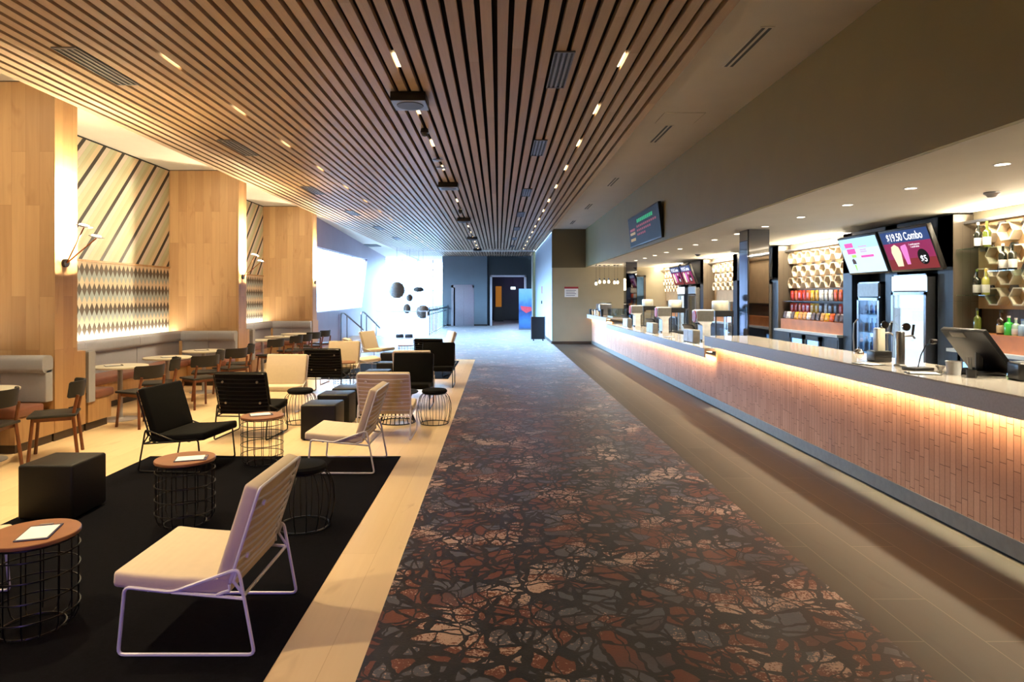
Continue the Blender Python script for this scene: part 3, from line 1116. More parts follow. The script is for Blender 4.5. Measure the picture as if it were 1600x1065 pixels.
def niche(y0, y1, rows, name, hexrange=None):
    global hx, px5
    g = G().box((5.99, y0, 1.55 if name != 'snack' else 1.84), (6.05, y1, 2.62))
    g.mat(1).box((5.93, y0, 2.62), (6.05, y1, BARC))
    struct('wall_niche_panel', g, [ply, beige_wall])
    h0, h1 = hexrange or (y0, y1)
    sy = 0.36
    for r_, z in enumerate(rows):
        y = h0 + 0.16 + (sy / 2 if r_ % 2 else 0)
        k = 0
        while y < h1 - 0.12:
            lb = 'hexagonal plywood wall box, %s in row %s from the ceiling, %s niche' % (ORD[k], ['one', 'two', 'three', 'four'][r_], name)
            if hx is None:
                hx = thing('hexagonal_wall_box', lb, 'wall box', group='hexagonal wall boxes')
                hexmesh(hx)
                hx.location = (5.87, y, z)
            else:
                dup(hx, (5.87, y, z), label=lb)
            lb = 'grey pentagon wall tile beside hexagonal box %s, row %s, %s niche' % (ORD[k], ['one', 'two', 'three', 'four'][r_], name)
            yy = y + sy / 2
            if yy < h1 - 0.08:
                if px5 is None:
                    m = G().prism([(0.075, 0.03), (0.045, 0.085), (-0.045, 0.085), (-0.075, 0.03), (0, -0.085)], 'x', 0, 0.02)
                    px5 = tag(m.build('pentagon_tile', felt_grey), lb, 'wall tile', 'grey pentagon wall tiles')
                    px5.location = (5.97, yy, z + 0.05)
                else:
                    dup(px5, (5.97, yy, z + 0.05), label=lb)
            y += sy
            k += 1
    struct('trim_added_trough', G().box((5.80, y0 + 0.02, 2.60), (5.86, y1 - 0.02, 2.615)).box((5.80, y0 + 0.02, 2.615), (5.805, y1 - 0.02, 2.635)), steel)  # added trough to carry the extra uplight below the bar ceiling
    light('added_niche_uplight', 'AREA', (5.83, (y0 + y1) / 2, 2.63), ADDED_UP_W * (y1 - y0), (1, 0.86, 0.62), (R(180), R(-48), 0), shape='RECTANGLE',
          size=0.04, size_y=(y1 - y0) * 0.95)  # added strip light that brightens the bar ceiling
    light('niche_wash', 'AREA', (5.62, (y0 + y1) / 2, 2.72), 50, (1, 0.86, 0.64), (0, R(-18), 0), shape='RECTANGLE',
          size=0.08, size_y=(y1 - y0) * 0.9)


niche(4.6, 8.0, (2.46, 2.19, 1.94, 1.70), 'bottle', (6.9, 8.0))
niche(10.55, 13.0, (2.46, 2.2, 1.97), 'snack')
niche(15.5, 17.75, (2.46, 2.2, 1.97), 'third')
niche(20.2, END, (2.46, 2.2, 1.97), 'last')

YB4 = ((4.6, 7.98, 'under the bottle shelves'), (10.56, 12.98, 'under the snack bags'), (15.52, 17.73, 'behind the large pillar'),
       (20.22, END - 0.05, 'at the end wall'))
for a, b, n in YB4:
    t = thing('back_counter', 'dark back bar cabinet with pale worktop, ' + n, 'counter', (5.58, a, 0))
    G().box((0.03, 0, 0), (0.40, b - a, 1.02)).build('cabinet_body', laminate, t)
    G().box((0, 0, 1.02), (0.40, b - a, 1.06)).build('worktop', pale_panel, t)
    k = 0
    y = 0.25
    G().box((0.022, 0.03, 0.12), (0.03, 0.45, 0.98)).build('cabinet_door', laminate, t)
    x = thing('shelf_box', 'orange timber display box on the worktop, ' + n, 'display box', (5.70, a + 0.03, 1.06))
    L = b - a - 0.08
    G().box((0, 0, 0), (0.02, L, 0.2)).build('front_board', orange_wood, x)
    G().box((0.02, 0, 0.17), (0.28, L, 0.2)).build('top_board', orange_wood, x)


def ufridge(y, label):
    t = thing('under_counter_fridge', label, 'fridge', (5.555, y, 0.2))
    w = 0.55
    G().box((0.0, 0, 0), (0.044, 0.05, 0.8)).box((0.0, w - 0.05, 0), (0.044, w, 0.8)).box((0, 0, 0.72), (0.044, w, 0.8)) \
        .box((0, 0, 0), (0.044, w, 0.06)).build('door_frame', plastic_black, t)
    G().box((0.03, 0.05, 0.06), (0.044, w - 0.05, 0.72)).build('lit_interior', fr_glow_blue, t)
    G().box((0.008, 0.05, 0.06), (0.012, w - 0.05, 0.72)).build('door_glass', glass_m, t)
    for k in range(4):
        G().cyl((0.022, 0.1 + k * 0.11, 0.4), (0.022, 0.1 + k * 0.11, 0.6), 0.008, 8).build('bottle_row', mat('amber_bottle', sr(150, 110, 60), 0.3), t) if k == 0 else None


ufridge(11.08, 'blue-lit under-counter fridge below the snack bags, beside the cabinet door')
ufridge(11.68, 'dim under-counter fridge below the snack bags')
ufridge(7.2, 'blue-lit under-counter fridge behind the till screen')
ufridge(6.6, 'dark under-counter fridge below the green bottle')

# snack bags
bagc = {'red': sr(214, 60, 34), 'orange': sr(226, 96, 40), 'yellow': sr(240, 178, 50), 'white': sr(232, 226, 220), 'dark': sr(104, 92, 98),
        'tan': sr(216, 160, 100)}
bag_m = {k: mat('snack_bag_' + k, v, 0.3, var=0.25, nscale=22) for k, v in bagc.items()}


def bagmesh():
    g = G()
    n, m = 8, 8
    w, h, d = 0.15, 0.2, 0.045
    for s in (1, -1):
        grid = []
        for i in range(n + 1):
            row = []
            for j in range(m + 1):
                u, v = i / n * 2 - 1, j / m * 2 - 1
                th = d * (max(0, 1 - u ** 4)) * (max(0, 1 - v ** 4)) ** 0.6
                row.append(g.bm.verts.new((s * th * 0.5, u * w / 2 * (1 - 0.06 * (1 - v * v)), (v + 1) * h / 2)))
            grid.append(row)
        for i in range(n):
            for j in range(m):
                g._f([grid[i][j], grid[i + 1][j], grid[i + 1][j + 1], grid[i][j + 1]])
    bmesh.ops.remove_doubles(g.bm, verts=g.bm.verts[:], dist=1e-4)
    return g


protos = {}
rowsb = ((1.615, 5.88, ['red', 'orange', 'red', 'red', 'orange', 'yellow', 'yellow', 'white', 'white', 'white', 'orange', 'orange', 'red'], 'top', 0.0),
         (1.37, 5.88, ['red', 'red', 'orange', 'red', 'red', 'yellow', 'yellow', 'dark', 'white', 'dark', 'dark', 'red', 'orange'], 'second', 0.0),
         (1.262, 5.74, ['dark', 'white', 'dark', 'yellow', 'tan', 'tan', 'white', 'dark', 'dark', 'tan', 'yellow', 'orange', 'dark', 'dark'], 'front', 0.25))
for z, x, seq, rn, lean in rowsb:
    for i, c in enumerate(seq):
        y = 12.86 - i * 0.165 - (0.0 if rn == 'front' else 0.05)
        lb = '%s snack bag, %s from the far side in the %s row' % (c, ORD[i], rn)
        if c not in protos:
            protos[c] = tag(bagmesh().build('snack_bag', bag_m[c]), lb, 'snack bag', 'snack bags on the back bar')
            o = protos[c]
        else:
            o = dup(protos[c], label=lb)
        o.location = (x, y, z + 0.004)
        o.rotation_euler = (0, lean, R(random.uniform(-10, 10)))
        if rn == 'front':
            o.scale = (1, 1, 0.72)
for z, n in ((1.60, 'upper'), (1.355, 'lower')):
    t = tag(G().box((5.76, 10.58, z), (5.98, 12.97, z + 0.012)).build('snack_shelf', laminate),
            n + ' dark shelf carrying a row of snack bags', 'shelf')
struct('wall_backsplash', G().box((5.985, 10.56, 1.06), (6.05, 12.99, 1.84)), brown_lam)
# pale paper cup stacks in the far niches
cs = None
for y in (16.0, 16.3, 16.6, 20.9, 21.3, 21.7):
    lb = 'stack of pale paper cups on the back shelf, at %s' % {16.0: 'the front of the pillar niche', 16.3: 'mid pillar niche', 16.6: 'the rear of the pillar niche', 20.9: 'the front of the last niche', 21.3: 'mid last niche', 21.7: 'the rear of the last niche'}[y]
    if cs is None:
        g = G()
        for k in range(6):
            g.lathe([(0.04, k * 0.05), (0.055, k * 0.05 + 0.06), (0.05, k * 0.05 + 0.06), (0.035, k * 0.05 + 0.01)], n=14)
        cs = tag(g.build('paper_cup_stack', cream_top), lb, 'cup stack', 'paper cup stacks in the far niches')
    else:
        cs = dup(cs, label=lb)
    cs.location = (5.80, y, 1.262)

# ---------------------------------------------------------------- screens
scr_blue = glow('screen_navy', sr(40, 62, 110), 1.0)
scr_mag = glow('screen_magenta', sr(128, 40, 84), 0.9)
scr_red = glow('screen_maroon', sr(112, 40, 46), 0.9)
scr_cyan = glow('screen_cyan', sr(168, 218, 246), 1.0)
scr_cy2 = glow('screen_pale', sr(196, 226, 250), 1.0)
scr_white = glow('screen_white', sr(240, 244, 250), 1.0)
scr_pink = glow('screen_pink', sr(214, 90, 170), 1.0)
scr_green = glow('screen_green', sr(160, 220, 100), 1.0)
scr_black = glow('screen_black', sr(14, 14, 18), 0.3)
scr_cream = glow('screen_cream', sr(222, 212, 180), 1.0)


def text(s, size, m, parent, x, z, y=-0.012, name='lettering', bold=0.0, sx=1.0):
    c = bpy.data.curves.new(name, 'FONT')
    c.body = s
    c.size = size
    c.extrude = 0.0005
    c.offset = bold
    c.align_x = 'CENTER'
    c.align_y = 'CENTER'
    c.materials.append(m)
    tmp = bpy.data.objects.new('tmp', c)
    me = bpy.data.meshes.new_from_object(tmp)
    bpy.data.objects.remove(tmp)
    me.name = name
    if not me.materials:
        me.materials.append(m)
    o = bpy.data.objects.new(name, me)
    C.objects.link(o)
    o.parent = parent
    o.location = (x, y, z)
    o.rotation_euler = (R(90), 0, 0)
    o.scale = (sx, 1, 1)
    return o


def tv(loc, w, h, label, kind, tilt=20, rz=-90):
    t = thing('menu_screen', label, 'screen', loc, R(rz))
    t.rotation_euler = (R(tilt), 0, R(rz))
    G().rbox((0, 0.02, 0), (w, 0.06, h), 0.006, 2).build('casing', plastic_black, t)
    G().box((-0.05, 0.05, -0.1), (0.05, 0.13, 0.1)).build('bracket', black_paint, t)
    iw, ih = w - 0.05, h - 0.06
    d = -0.0115

    def rect(x0, z0, x1, z1, m, nm, lift=0.0):
        return G().box((x0, d - lift, z0), (x1, d - lift - 0.0008, z1)).build(nm, m, t)
    if kind == 'combo' or kind == 'combo_small':
        rect(-iw / 2, ih * 0.2, iw / 2, ih / 2, scr_blue, 'picture_header')
        rect(-iw / 2, -ih * 0.22, iw / 2, ih * 0.2, scr_mag, 'picture_field')
        rect(-iw / 2, -ih / 2, iw / 2, -ih * 0.22, scr_red, 'picture_foot')
        text('$19.50 Combo', 0.15 if kind == 'combo' else 0.13, scr_white, t, 0.0, ih * 0.335, d - 0.0015, bold=0.002, sx=0.8)
        g = G().prism([(-0.36, -0.02), (-0.33, 0.06), (-0.25, 0.09), (-0.18, 0.05), (-0.16, -0.03), (-0.2, -0.22), (-0.32, -0.22)], 'y', d - .002, d - .003)
        g.build('popcorn_picture', scr_cream, t)
        g = G().prism([(-0.13, 0.06), (-0.02, 0.08), (-0.01, 0.03), (-0.04, -0.2), (-0.11, -0.2), (-0.14, 0.02)], 'y', d - .002, d - .003)
        g.build('drink_picture', glow('screen_lilac', sr(206, 120, 190), 1), t)
        text('1 small popcorn\n1 small drink', 0.034, scr_white, t, 0.15, 0.05, d - 0.0015)
        G().lathe([(0.0, 0), (0.105, 0.0), (0.105, 0.001), (0, 0.001)], n=28).xf(
            Matrix.Translation((0.25, d - 0.002, -0.11)) @ Matrix.Rotation(R(90), 4, 'X')).build('price_disc', scr_black, t)
        text('$5', 0.12, scr_white, t, 0.25, -0.14, d - 0.005, bold=0.002)
    elif kind == 'pale':
        rect(-iw / 2, -ih / 2, iw / 2, ih / 2, scr_cy2, 'picture_field')
        rect(-iw / 2, ih * 0.2, iw / 2, ih / 2, scr_cyan, 'picture_header', 0.0009)
        rect(-0.36, 0.13, -0.14, 0.20, scr_pink, 'picture_title', 0.002)
        rect(-0.34, 0.03, -0.12, 0.11, scr_pink, 'picture_title', 0.002)
        rect(-0.26, -0.03, -0.14, 0.015, scr_green, 'picture_burst', 0.002)
        for a, b, z in ((-0.02, 0.2, 0.12), (0.0, 0.16, 0.07), (0.0, 0.16, 0.04)):
            rect(a, z, b, z + 0.022, glow('screen_lavender', sr(190, 170, 220), 1), 'picture_line', 0.002)
        rect(-0.02, -0.04, 0.3, -0.005, scr_pink, 'picture_line', 0.002)
        G().prism([(-0.29, -0.06), (-0.24, -0.04), (-0.2, -0.08), (-0.2, -0.13), (-0.29, -0.13)], 'y', d - .002, d - .003).build('cone_picture', glow('screen_choc', sr(70, 60, 66), 1), t)
        G().prism([(-0.27, -0.14), (-0.22, -0.14), (-0.235, -0.24), (-0.255, -0.24)], 'y', d - .002, d - .003).build('cone_picture', scr_green, t)
    elif kind == 'board':
        rect(-iw / 2, -ih / 2, iw / 2, ih / 2, glow('screen_slate', sr(46, 50, 60), 0.25), 'picture_field')
        m1, m2, m3 = glow('led_green', sr(50, 170, 110), 0.6), glow('led_red', sr(160, 80, 90), 0.5), glow('led_amber', sr(180, 150, 100), 0.5)
        for k in range(9):
            x0 = -iw * 0.18 + k * iw * 0.058
            rect(x0, ih * 0.24, x0 + iw * 0.045, ih * 0.36, m1, 'led_character', 0.002)
        for r_, z in enumerate((0.08, -0.06, -0.2)):
            for k in range(11 - r_ * 3):
                x0 = -iw * 0.2 + k * iw * 0.058
                rect(x0, ih * z, x0 + iw * 0.04, ih * (z + 0.07), m2, 'led_character', 0.002)
        rect(-iw * 0.45, ih * 0.02, -iw * 0.27, ih * 0.10, m2, 'led_character', 0.002)
        rect(-iw * 0.45, -ih * 0.12, -iw * 0.27, -ih * 0.03, m3, 'led_character', 0.002)
        rect(-iw * 0.45, -ih * 0.34, -iw * 0.27, -ih * 0.24, m3, 'led_character', 0.002)
    return t


tv((5.40, 8.42, 2.32), 1.02, 0.60, 'price screen reading $19.50 Combo on a navy and magenta picture', 'combo', 20)
tv((5.40, 9.50, 2.32), 1.02, 0.60, 'pale blue menu screen with pink titles and an ice cream cone', 'pale', 20)
tv((5.40, 13.5, 2.32), 1.02, 0.60, 'magenta price screen partly hidden by the large mirrored pillar', 'combo', 20)
tv((5.40, 18.3, 2.32), 1.02, 0.60, 'small distant price screen over the open black fridge', 'combo', 20)
tv((5.40, 19.38, 2.32), 1.02, 0.60, 'small distant price screen over the white-lit fridge', 'combo', 20)
tv((3.03, 13.4, 3.15), 2.8, 0.68, 'wide black session board with green and red characters on the bulkhead', 'board', 6)

# ---------------------------------------------------------------- bar top items
def put_menu(x, y, z, rz, label, board=True, g=None):
    t = thing('menu_card', label, 'menu', (x, y, z), R(rz), g)
    G().rbox((0, 0, 0.004), (0.15, 0.22, 0.006), 0.002, 1).build('backing_board', plastic_black if board else scr_dark, t)
    G().box((-0.066, -0.10, 0.0072), (0.066, 0.088, 0.0082)).build('sheet', paper, t)
    G().box((-0.03, 0.092, 0.007), (0.03, 0.108, 0.014)).build('clip', dull_steel, t)
    return t


scr_dark = mat('navy_card', sr(52, 46, 74), 0.5)
put_menu(3.27, 5.66, 1.10, 20, 'menu clipboard lying on the bar top before the slim tap tower')
put_menu(3.30, 4.98, 1.10, 70, 'menu clipboard lying on the bar top beside the till')
put_menu(3.35, 12.6, 0.905, 10, 'dark menu clipboard on the lower service counter')


def tap(x, y, label, kind):
    t = thing('tap_tower', label, 'beer tap', (x, y, 1.10))
    if kind == 'round':
        G().lathe([(0.0, 0), (0.05, 0), (0.05, 0.01), (0.036, 0.02), (0.036, 0.29), (0.03, 0.30), (0, 0.30)], n=20).build('tower', steel, t)
    else:
        G().rbox((0, 0, 0.05), (0.16, 0.14, 0.1), 0.01, 2).build('drip_base', plastic_black, t)
        G().rbox((0, 0, 0.20), (0.075, 0.08, 0.22), 0.012, 2).build('tower', cream_top, t)
    G().tube([(0.03, 0, 0.26), (0.10, -0.01, 0.265), (0.12, -0.01, 0.24)], 0.009, 8).build('spout', steel, t)
    G().tube([(0.10, -0.01, 0.27), (0.11, -0.012, 0.36)], 0.01, 8).build('tap_handle', plastic_black, t)
    G().lathe([(0.0, -0.008), (0.034, -0.008), (0.034, 0.008), (0, 0.008)], n=20).xf(
        Matrix.Translation((0.04, -0.02, 0.34)) @ Matrix.Rotation(R(90), 4, 'X')).build('badge', chrome, t)


tap(3.45, 5.50, 'plain steel cylinder beer tap beside the gooseneck microphone', 'round')
tap(3.52, 5.92, 'white beer tap tower on a black drip base', 'square')

t = thing('microphone', 'black gooseneck desk microphone with a flat base on the bar top', 'microphone', (3.42, 5.22, 1.10), R(15))
G().rbox((0, 0, 0.012), (0.2, 0.13, 0.024), 0.008, 2).build('base', plastic_black, t)
G().tube([(0.0, 0, 0.02), (0.03, 0, 0.12), (0.08, 0, 0.2), (0.14, 0, 0.23)], 0.005, 6).build('gooseneck', plastic_black, t)
G().rbox((0.16, 0, 0.23), (0.06, 0.045, 0.04), 0.015, 3).build('microphone_head', plastic_black, t)

t = thing('cup', 'plain pale paper cup on the bar top before the till', 'cup', (3.50, 4.92, 1.10))
G().lathe([(0.0, 0), (0.044, 0), (0.056, 0.1), (0.058, 0.1), (0.058, 0.104), (0.052, 0.104), (0.042, 0.006), (0, 0.006)], n=24).build('cup_body', plastic_white, t)
t = thing('glass_dish', 'small clear glass dish beside the microphone base', 'dish', (3.52, 5.10, 1.10))
G().lathe([(0.0, 0), (0.025, 0), (0.01, 0.015), (0.035, 0.05), (0.037, 0.05), (0.013, 0.012), (0, 0.012)], n=18).build('dish_body', glass_mat('dish_glass', (0.9, 0.9, 0.9), 0.4), t)

t = thing('till_terminal', 'black touch screen till tilted back on the bar top, seen from behind', 'till', (3.72, 4.95, 1.10), R(4))
G().rbox((0.0, 0, 0.02), (0.24, 0.24, 0.04), 0.01, 2).build('base', plastic_black, t)
Mx = Matrix.Rotation(R(-38), 4, 'Y')
G().rbox((-0.02, 0, 0.19), (0.04, 0.42, 0.40), 0.008, 2, Mx).build('screen', plastic_black, t)
G().tube([(0.0, 0, 0.03), (0.0, 0, 0.17)], 0.03, 8).build('stand', plastic_black, t)
G().rbox((-0.13, 0.05, 0.31), (0.03, 0.14, 0.05), 0.005, 2, Mx).build('customer_display', dull_steel, t)
t = thing('receipt_printer', 'black receipt printer on the bar top past the till', 'printer', (3.76, 4.58, 1.10), R(-15))
G().rbox((0, 0, 0.065), (0.14, 0.17, 0.13), 0.015, 3).build('printer_body', plastic_black, t)
G().box((-0.04, -0.06, 0.13), (0.02, 0.06, 0.134)).build('paper_slot', steel, t)
t = thing('pen_holder', 'little holder of pens and a card reader cable by the till', 'pen holder', (3.50, 4.74, 1.10))
G().lathe([(0, 0), (0.03, 0), (0.033, 0.06), (0.028, 0.06), (0.026, 0.005), (0, 0.005)], n=14).build('holder', plastic_black, t)
for k in range(3):
    G().cyl((0.01 * k - 0.01, 0, 0.008), (0.02 * k - 0.03, 0.01 * k, 0.15), 0.004, 6).build('pen', steel, t)
b = bottle('olive wine bottle standing behind the till', 0.04, 0.3, GR, None, DK)
b.location = (5.70, 7.62, 1.262)
t = thing('service_bell', 'small chrome dome bell at the back of the bar top', 'bell', (3.80, 6.75, 1.10))
G().lathe([(0, 0.0), (0.05, 0.0), (0.05, 0.012), (0.045, 0.02), (0.03, 0.045), (0, 0.055)], n=20).build('dome', chrome, t)
G().cyl((0, 0, 0.055), (0, 0, 0.07), 0.006, 8).build('plunger', chrome, t)


def napkin(y, label):
    t = thing('napkin_dispenser', label, 'napkin dispenser', (3.30, y, 0.905))
    G().rbox((0.06, 0.28, 0.115), (0.12, 0.56, 0.22), 0.006, 2).build('box', dull_steel, t)
    for k in range(2):
        G().rbox((-0.003, 0.145 + 0.275 * k, 0.115), (0.006, 0.26, 0.2), 0.002, 1).build('front_plate', plastic_white, t)
    for k in (0.05, 0.5):
        G().cyl((0.06, k, 0), (0.06, k, 0.008), 0.02, 8).build('foot', plastic_black, t)


def dispenser(y, label):
    t = thing('drink_dispenser', label, 'drink dispenser', (3.52, y, 0.905))
    g = G().prism([(0.0, 0.36), (0.0, 0.54), (0.05, 0.56), (0.30, 0.56), (0.30, 0.38), (0.24, 0.30), (0.24, 0.0), (0.10, 0.0), (0.10, 0.28)], 'y', 0, 0.28)
    g.build('housing', plastic_white, t)
    G().box((0.07, 0.02, 0.0), (0.30, 0.26, 0.03)).build('drip_tray', plastic_black, t)
    G().lathe([(0, 0), (0.11, 0), (0.105, 0.012), (0, 0.014)], n=28).xf(
        Matrix.Translation((-0.001, 0.14, 0.44)) @ Matrix.Rotation(R(-90), 4, 'Y')).build('red_disc', mat('disc_red', sr(205, 34, 20), 0.4), t)
    G().box((0.005, -0.004, 0.36), (0.30, 0.0, 0.54)).build('side_panel', dull_steel, t)
    for k in range(4):
        G().cyl((0.05, 0.05 + k * 0.06, 0.36), (0.05, 0.05 + k * 0.06, 0.30), 0.012, 8).build('nozzle', plastic_black, t)


for y, n in ((10.86, 'nearest the step in the counter'), (13.7, 'in the middle of the service counter'), (16.4, 'towards the coffee machine')):
    napkin(y, 'steel napkin dispenser with white fronts ' + n)
for y, n in ((11.35, 'nearest the large mirrored pillar'), (14.15, 'in the middle of the service counter'), (16.95, 'beside the far mirrored pillar')):
    dispenser(y, 'white drink dispenser with a round red emblem ' + n)
# glass-sided warmers with pale bucket lids beside each dispenser
for y, n in ((11.9, 'against the large mirrored pillar'), (14.9, 'between two price screens'), (17.7, 'under the kitchen window')):
    t = thing('popcorn_warmer', 'black warmer topped by a pale drum, ' + n, 'warmer', (4.12, y, 0.0))
    G().rbox((0, 0, 0.45), (0.4, 0.5, 0.9), 0.01, 2).build('cabinet', plastic_black, t)
    g = G()
    for sx in (-1, 1):
        for sy in (-1, 1):
            g.box((sx * 0.15 - 0.01, sy * 0.2 - 0.01, 0.9), (sx * 0.15 + 0.01, sy * 0.2 + 0.01, 1.35))
    g.box((-0.17, -0.22, 1.33), (0.17, 0.22, 1.44))
    g.build('frame', plastic_black, t)
    G().box((-0.14, -0.19, 0.9), (0.14, 0.19, 1.33)).build('glass_case', glass_m, t)
    G().lathe([(0, 1.44), (0.14, 1.44), (0.15, 1.46), (0.15, 1.60), (0.14, 1.62), (0, 1.62)], n=22).build('drum', cream_top, t)
    t = thing('till_terminal', 'small black till with sloping screen, ' + n, 'till', (3.62, y + 0.1 if y < 17 else y + 0.35, 0.905), R(20))
    G().rbox((0.0, 0, 0.02), (0.2, 0.22, 0.04), 0.01, 2).build('base', plastic_black, t)
    G().rbox((-0.02, 0, 0.17), (0.03, 0.3, 0.26), 0.006, 2, Mx).build('screen', plastic_black, t)
    G().cyl((0.0, 0, 0.03), (0.0, 0, 0.15), 0.03, 8).build('stand', plastic_black, t)

# coffee end
t = thing('coffee_machine', 'silver espresso machine on the raised counter end', 'coffee machine', (3.55, 21.6, 1.08))
G().rbox((0.0, 0, 0.2), (0.42, 0.7, 0.36), 0.03, 3).build('machine_body', steel, t)
G().rbox((0.0, 0, 0.02), (0.46, 0.74, 0.04), 0.01, 2).build('drip_tray', dull_steel, t)
G().box((-0.2, -0.3, 0.38), (0.2, 0.3, 0.41)).build('cup_rail', chrome, t)
for s in (-0.16, 0.16):
    G().cyl((-0.24, s, 0.2), (-0.24, s, 0.12), 0.035, 12).build('group_head', chrome, t)
    G().cyl((-0.24, s, 0.14), (-0.36, s, 0.13), 0.012, 8).build('portafilter_handle', plastic_black, t)
t = thing('pastry_case', 'low glass pastry case at the start of the raised counter end', 'display case', (3.38, 18.95, 0.905 + 0.175))
G().box((0, 0, 0), (0.4, 0.9, 0.03)).build('base', dull_steel, t)
G().box((0, 0, 0.03), (0.4, 0.9, 0.26)).build('glass_case', glass_mat('case_glass', (0.6, 0.68, 0.68), 0.3), t)
for x, y, h, c, lb in ((3.32, 22.5, 0.16, 'dark', 'dark takeaway cup stack at the very end of the counter'),
                       (3.32, 21.9, 0.15, 'tan', 'tan sugar canister between cup stacks on the counter end'),
                       (3.30, 21.2, 0.17, 'white', 'white takeaway cup stack before the espresso machine'),
                       (3.32, 20.6, 0.14, 'tan', 'small tan box of stirrers on the counter end'),
                       (3.34, 20.2, 0.2, 'dark', 'black coffee grinder beside the pastry case')):
    t = thing('canister', lb, 'canister', (x - 0.08, y, 1.08))
    G().lathe([(0, 0), (0.045, 0), (0.055, h), (0, h)], n=16).build('body', bag_m[c] if c != 'dark' else plastic_black, t)
    G().lathe([(0, h), (0.058, h), (0.056, h + 0.02), (0, h + 0.02)], n=16).build('lid', plastic_black, t)

# hanging bulbs
pb = None
for i, (x, y, z) in enumerate(((3.23, 21.2, 2.13), (3.38, 21.4, 2.19), (3.52, 21.3, 2.19), (3.70, 21.5, 2.20), (3.86, 21.3, 2.17), (3.98, 21.4, 2.18))):
    lb = 'bare hanging bulb on a black cord, %s from the olive wall end' % ORD[i]
    t = thing('pendant_bulb', lb, 'pendant light', (x, y, z), 0, 'bare bulbs hanging over the counter end')
    G().cyl((0, 0, 0.1), (0, 0, BARC - z), 0.004, 6).build('cord', plastic_black, t)
    G().cyl((0, 0, 0.05), (0, 0, 0.12), 0.022, 10).build('bulb_socket', plastic_black, t)
    G().lathe([(0, -0.06), (0.03, -0.05), (0.045, -0.015), (0.035, 0.025), (0.018, 0.05), (0, 0.05)], n=16).build('bulb', glow('pendant_glow', (1, 0.8, 0.5), 5), t)
    G().cyl((0, 0, BARC - z - 0.02), (0, 0, BARC - z), 0.04, 12).build('ceiling_rose', plastic_black, t)
light('added_violet_light', 'SPOT', (-1.2, -2.6, 1.6), 260, (0.42, 0.28, 1.0), (R(80), 0, R(3)), spot_size=R(32), spot_blend=0.7, shadow_soft_size=0.4)  # added violet spot behind the camera, tinting the nearest chair
light('pendant_group', 'POINT', (3.6, 21.3, 2.1), 18, WARM2, shadow_soft_size=0.2)

# notices and signs on the end of the hall
t = thing('wall_notice', 'white wall notice with a red header on the beige end wall', 'sign', (2.60, END - 0.021, 1.86))
G().box((-0.24, -0.008, -0.18), (0.24, 0.0, 0.18)).build('board', paper, t)
G().box((-0.25, -0.012, 0.12), (0.25, -0.008, 0.19)).build('header', mat('notice_red', sr(150, 24, 44), 0.5), t)
for k in range(4):
    G().box((-0.19, -0.0095, 0.05 - 0.06 * k), (0.17 - 0.04 * (k % 2), -0.008, 0.07 - 0.06 * k)).build('text_line', mat('notice_grey', sr(110, 110, 130), 0.6), t)

t = thing('poster_stand', 'tall blue banner stand with a red band by the dark doorway', 'banner', (1.37, 32.8, 0))
G().box((-0.34, -0.1, 0), (0.36, 0.12, 0.05)).build('base', dull_steel, t)
pm = NT('banner_print')
bx, by, bz = pm.xyz(pm.obj())
nz = pm.n('TexNoise', i_Vector=pm.obj(), i_Scale=3.0, i_Detail=3.0)
f = pm.math('ADD', pm.math('DIVIDE', bz, 2.1), pm.math('MULTIPLY', pm.math('SUBTRACT', nz.outputs[0], 0.5), 0.25))
pm.set(Base_Color=pm.ramp(f, [(0.0, sr(60, 92, 140)), (0.2, sr(70, 120, 180)), (0.45, sr(40, 62, 110)), (0.6, sr(70, 110, 170)), (0.85, sr(130, 180, 220)), (1.0, sr(160, 200, 235))]), Roughness=0.5)
G().box((-0.33, 0.0, 0.05), (0.34, 0.012, 2.1)).build('banner_sheet', pm.m, t)
G().prism([(-0.25, 1.22), (0.3, 1.16), (0.33, 0.98), (0.05, 0.85), (-0.2, 1.02)], 'y', -0.003, -0.001).build('red_band', mat('banner_red', sr(220, 70, 80), 0.5), t)
t = thing('aframe_sign', 'dark framed floor sign board by the hall wall', 'sign', (1.52, 24.6, 0))
G().box((-0.26, 0, 0.06), (0.26, 0.04, 0.92)).build('panel', plastic_black, t)
G().box((-0.28, -0.004, 0.05), (-0.25, 0.045, 0.95)).box((0.25, -0.004, 0.05), (0.28, 0.045, 0.95)).build('side_frame', steel, t)
G().box((-0.2, -0.12, 0), (-0.16, 0.16, 0.06)).box((0.16, -0.12, 0), (0.2, 0.16, 0.06)).build('foot', plastic_black, t)
t = thing('fire_extinguisher_sign', 'small red fire safety sign on the pale hall wall', 'sign', (1.915, 28.2, 1.95))
G().box((-0.01, -0.15, -0.12), (0, 0.15, 0.2)).build('plate', mat('sign_red', sr(200, 40, 50), 0.5), t)
t = thing('wall_call_point', 'small dark wall box under the red sign in the hall', 'wall box', (1.915, 28.2, 1.45))
G().rbox((-0.02, 0, 0), (0.04, 0.2, 0.14), 0.005, 2).build('housing', plastic_black, t)

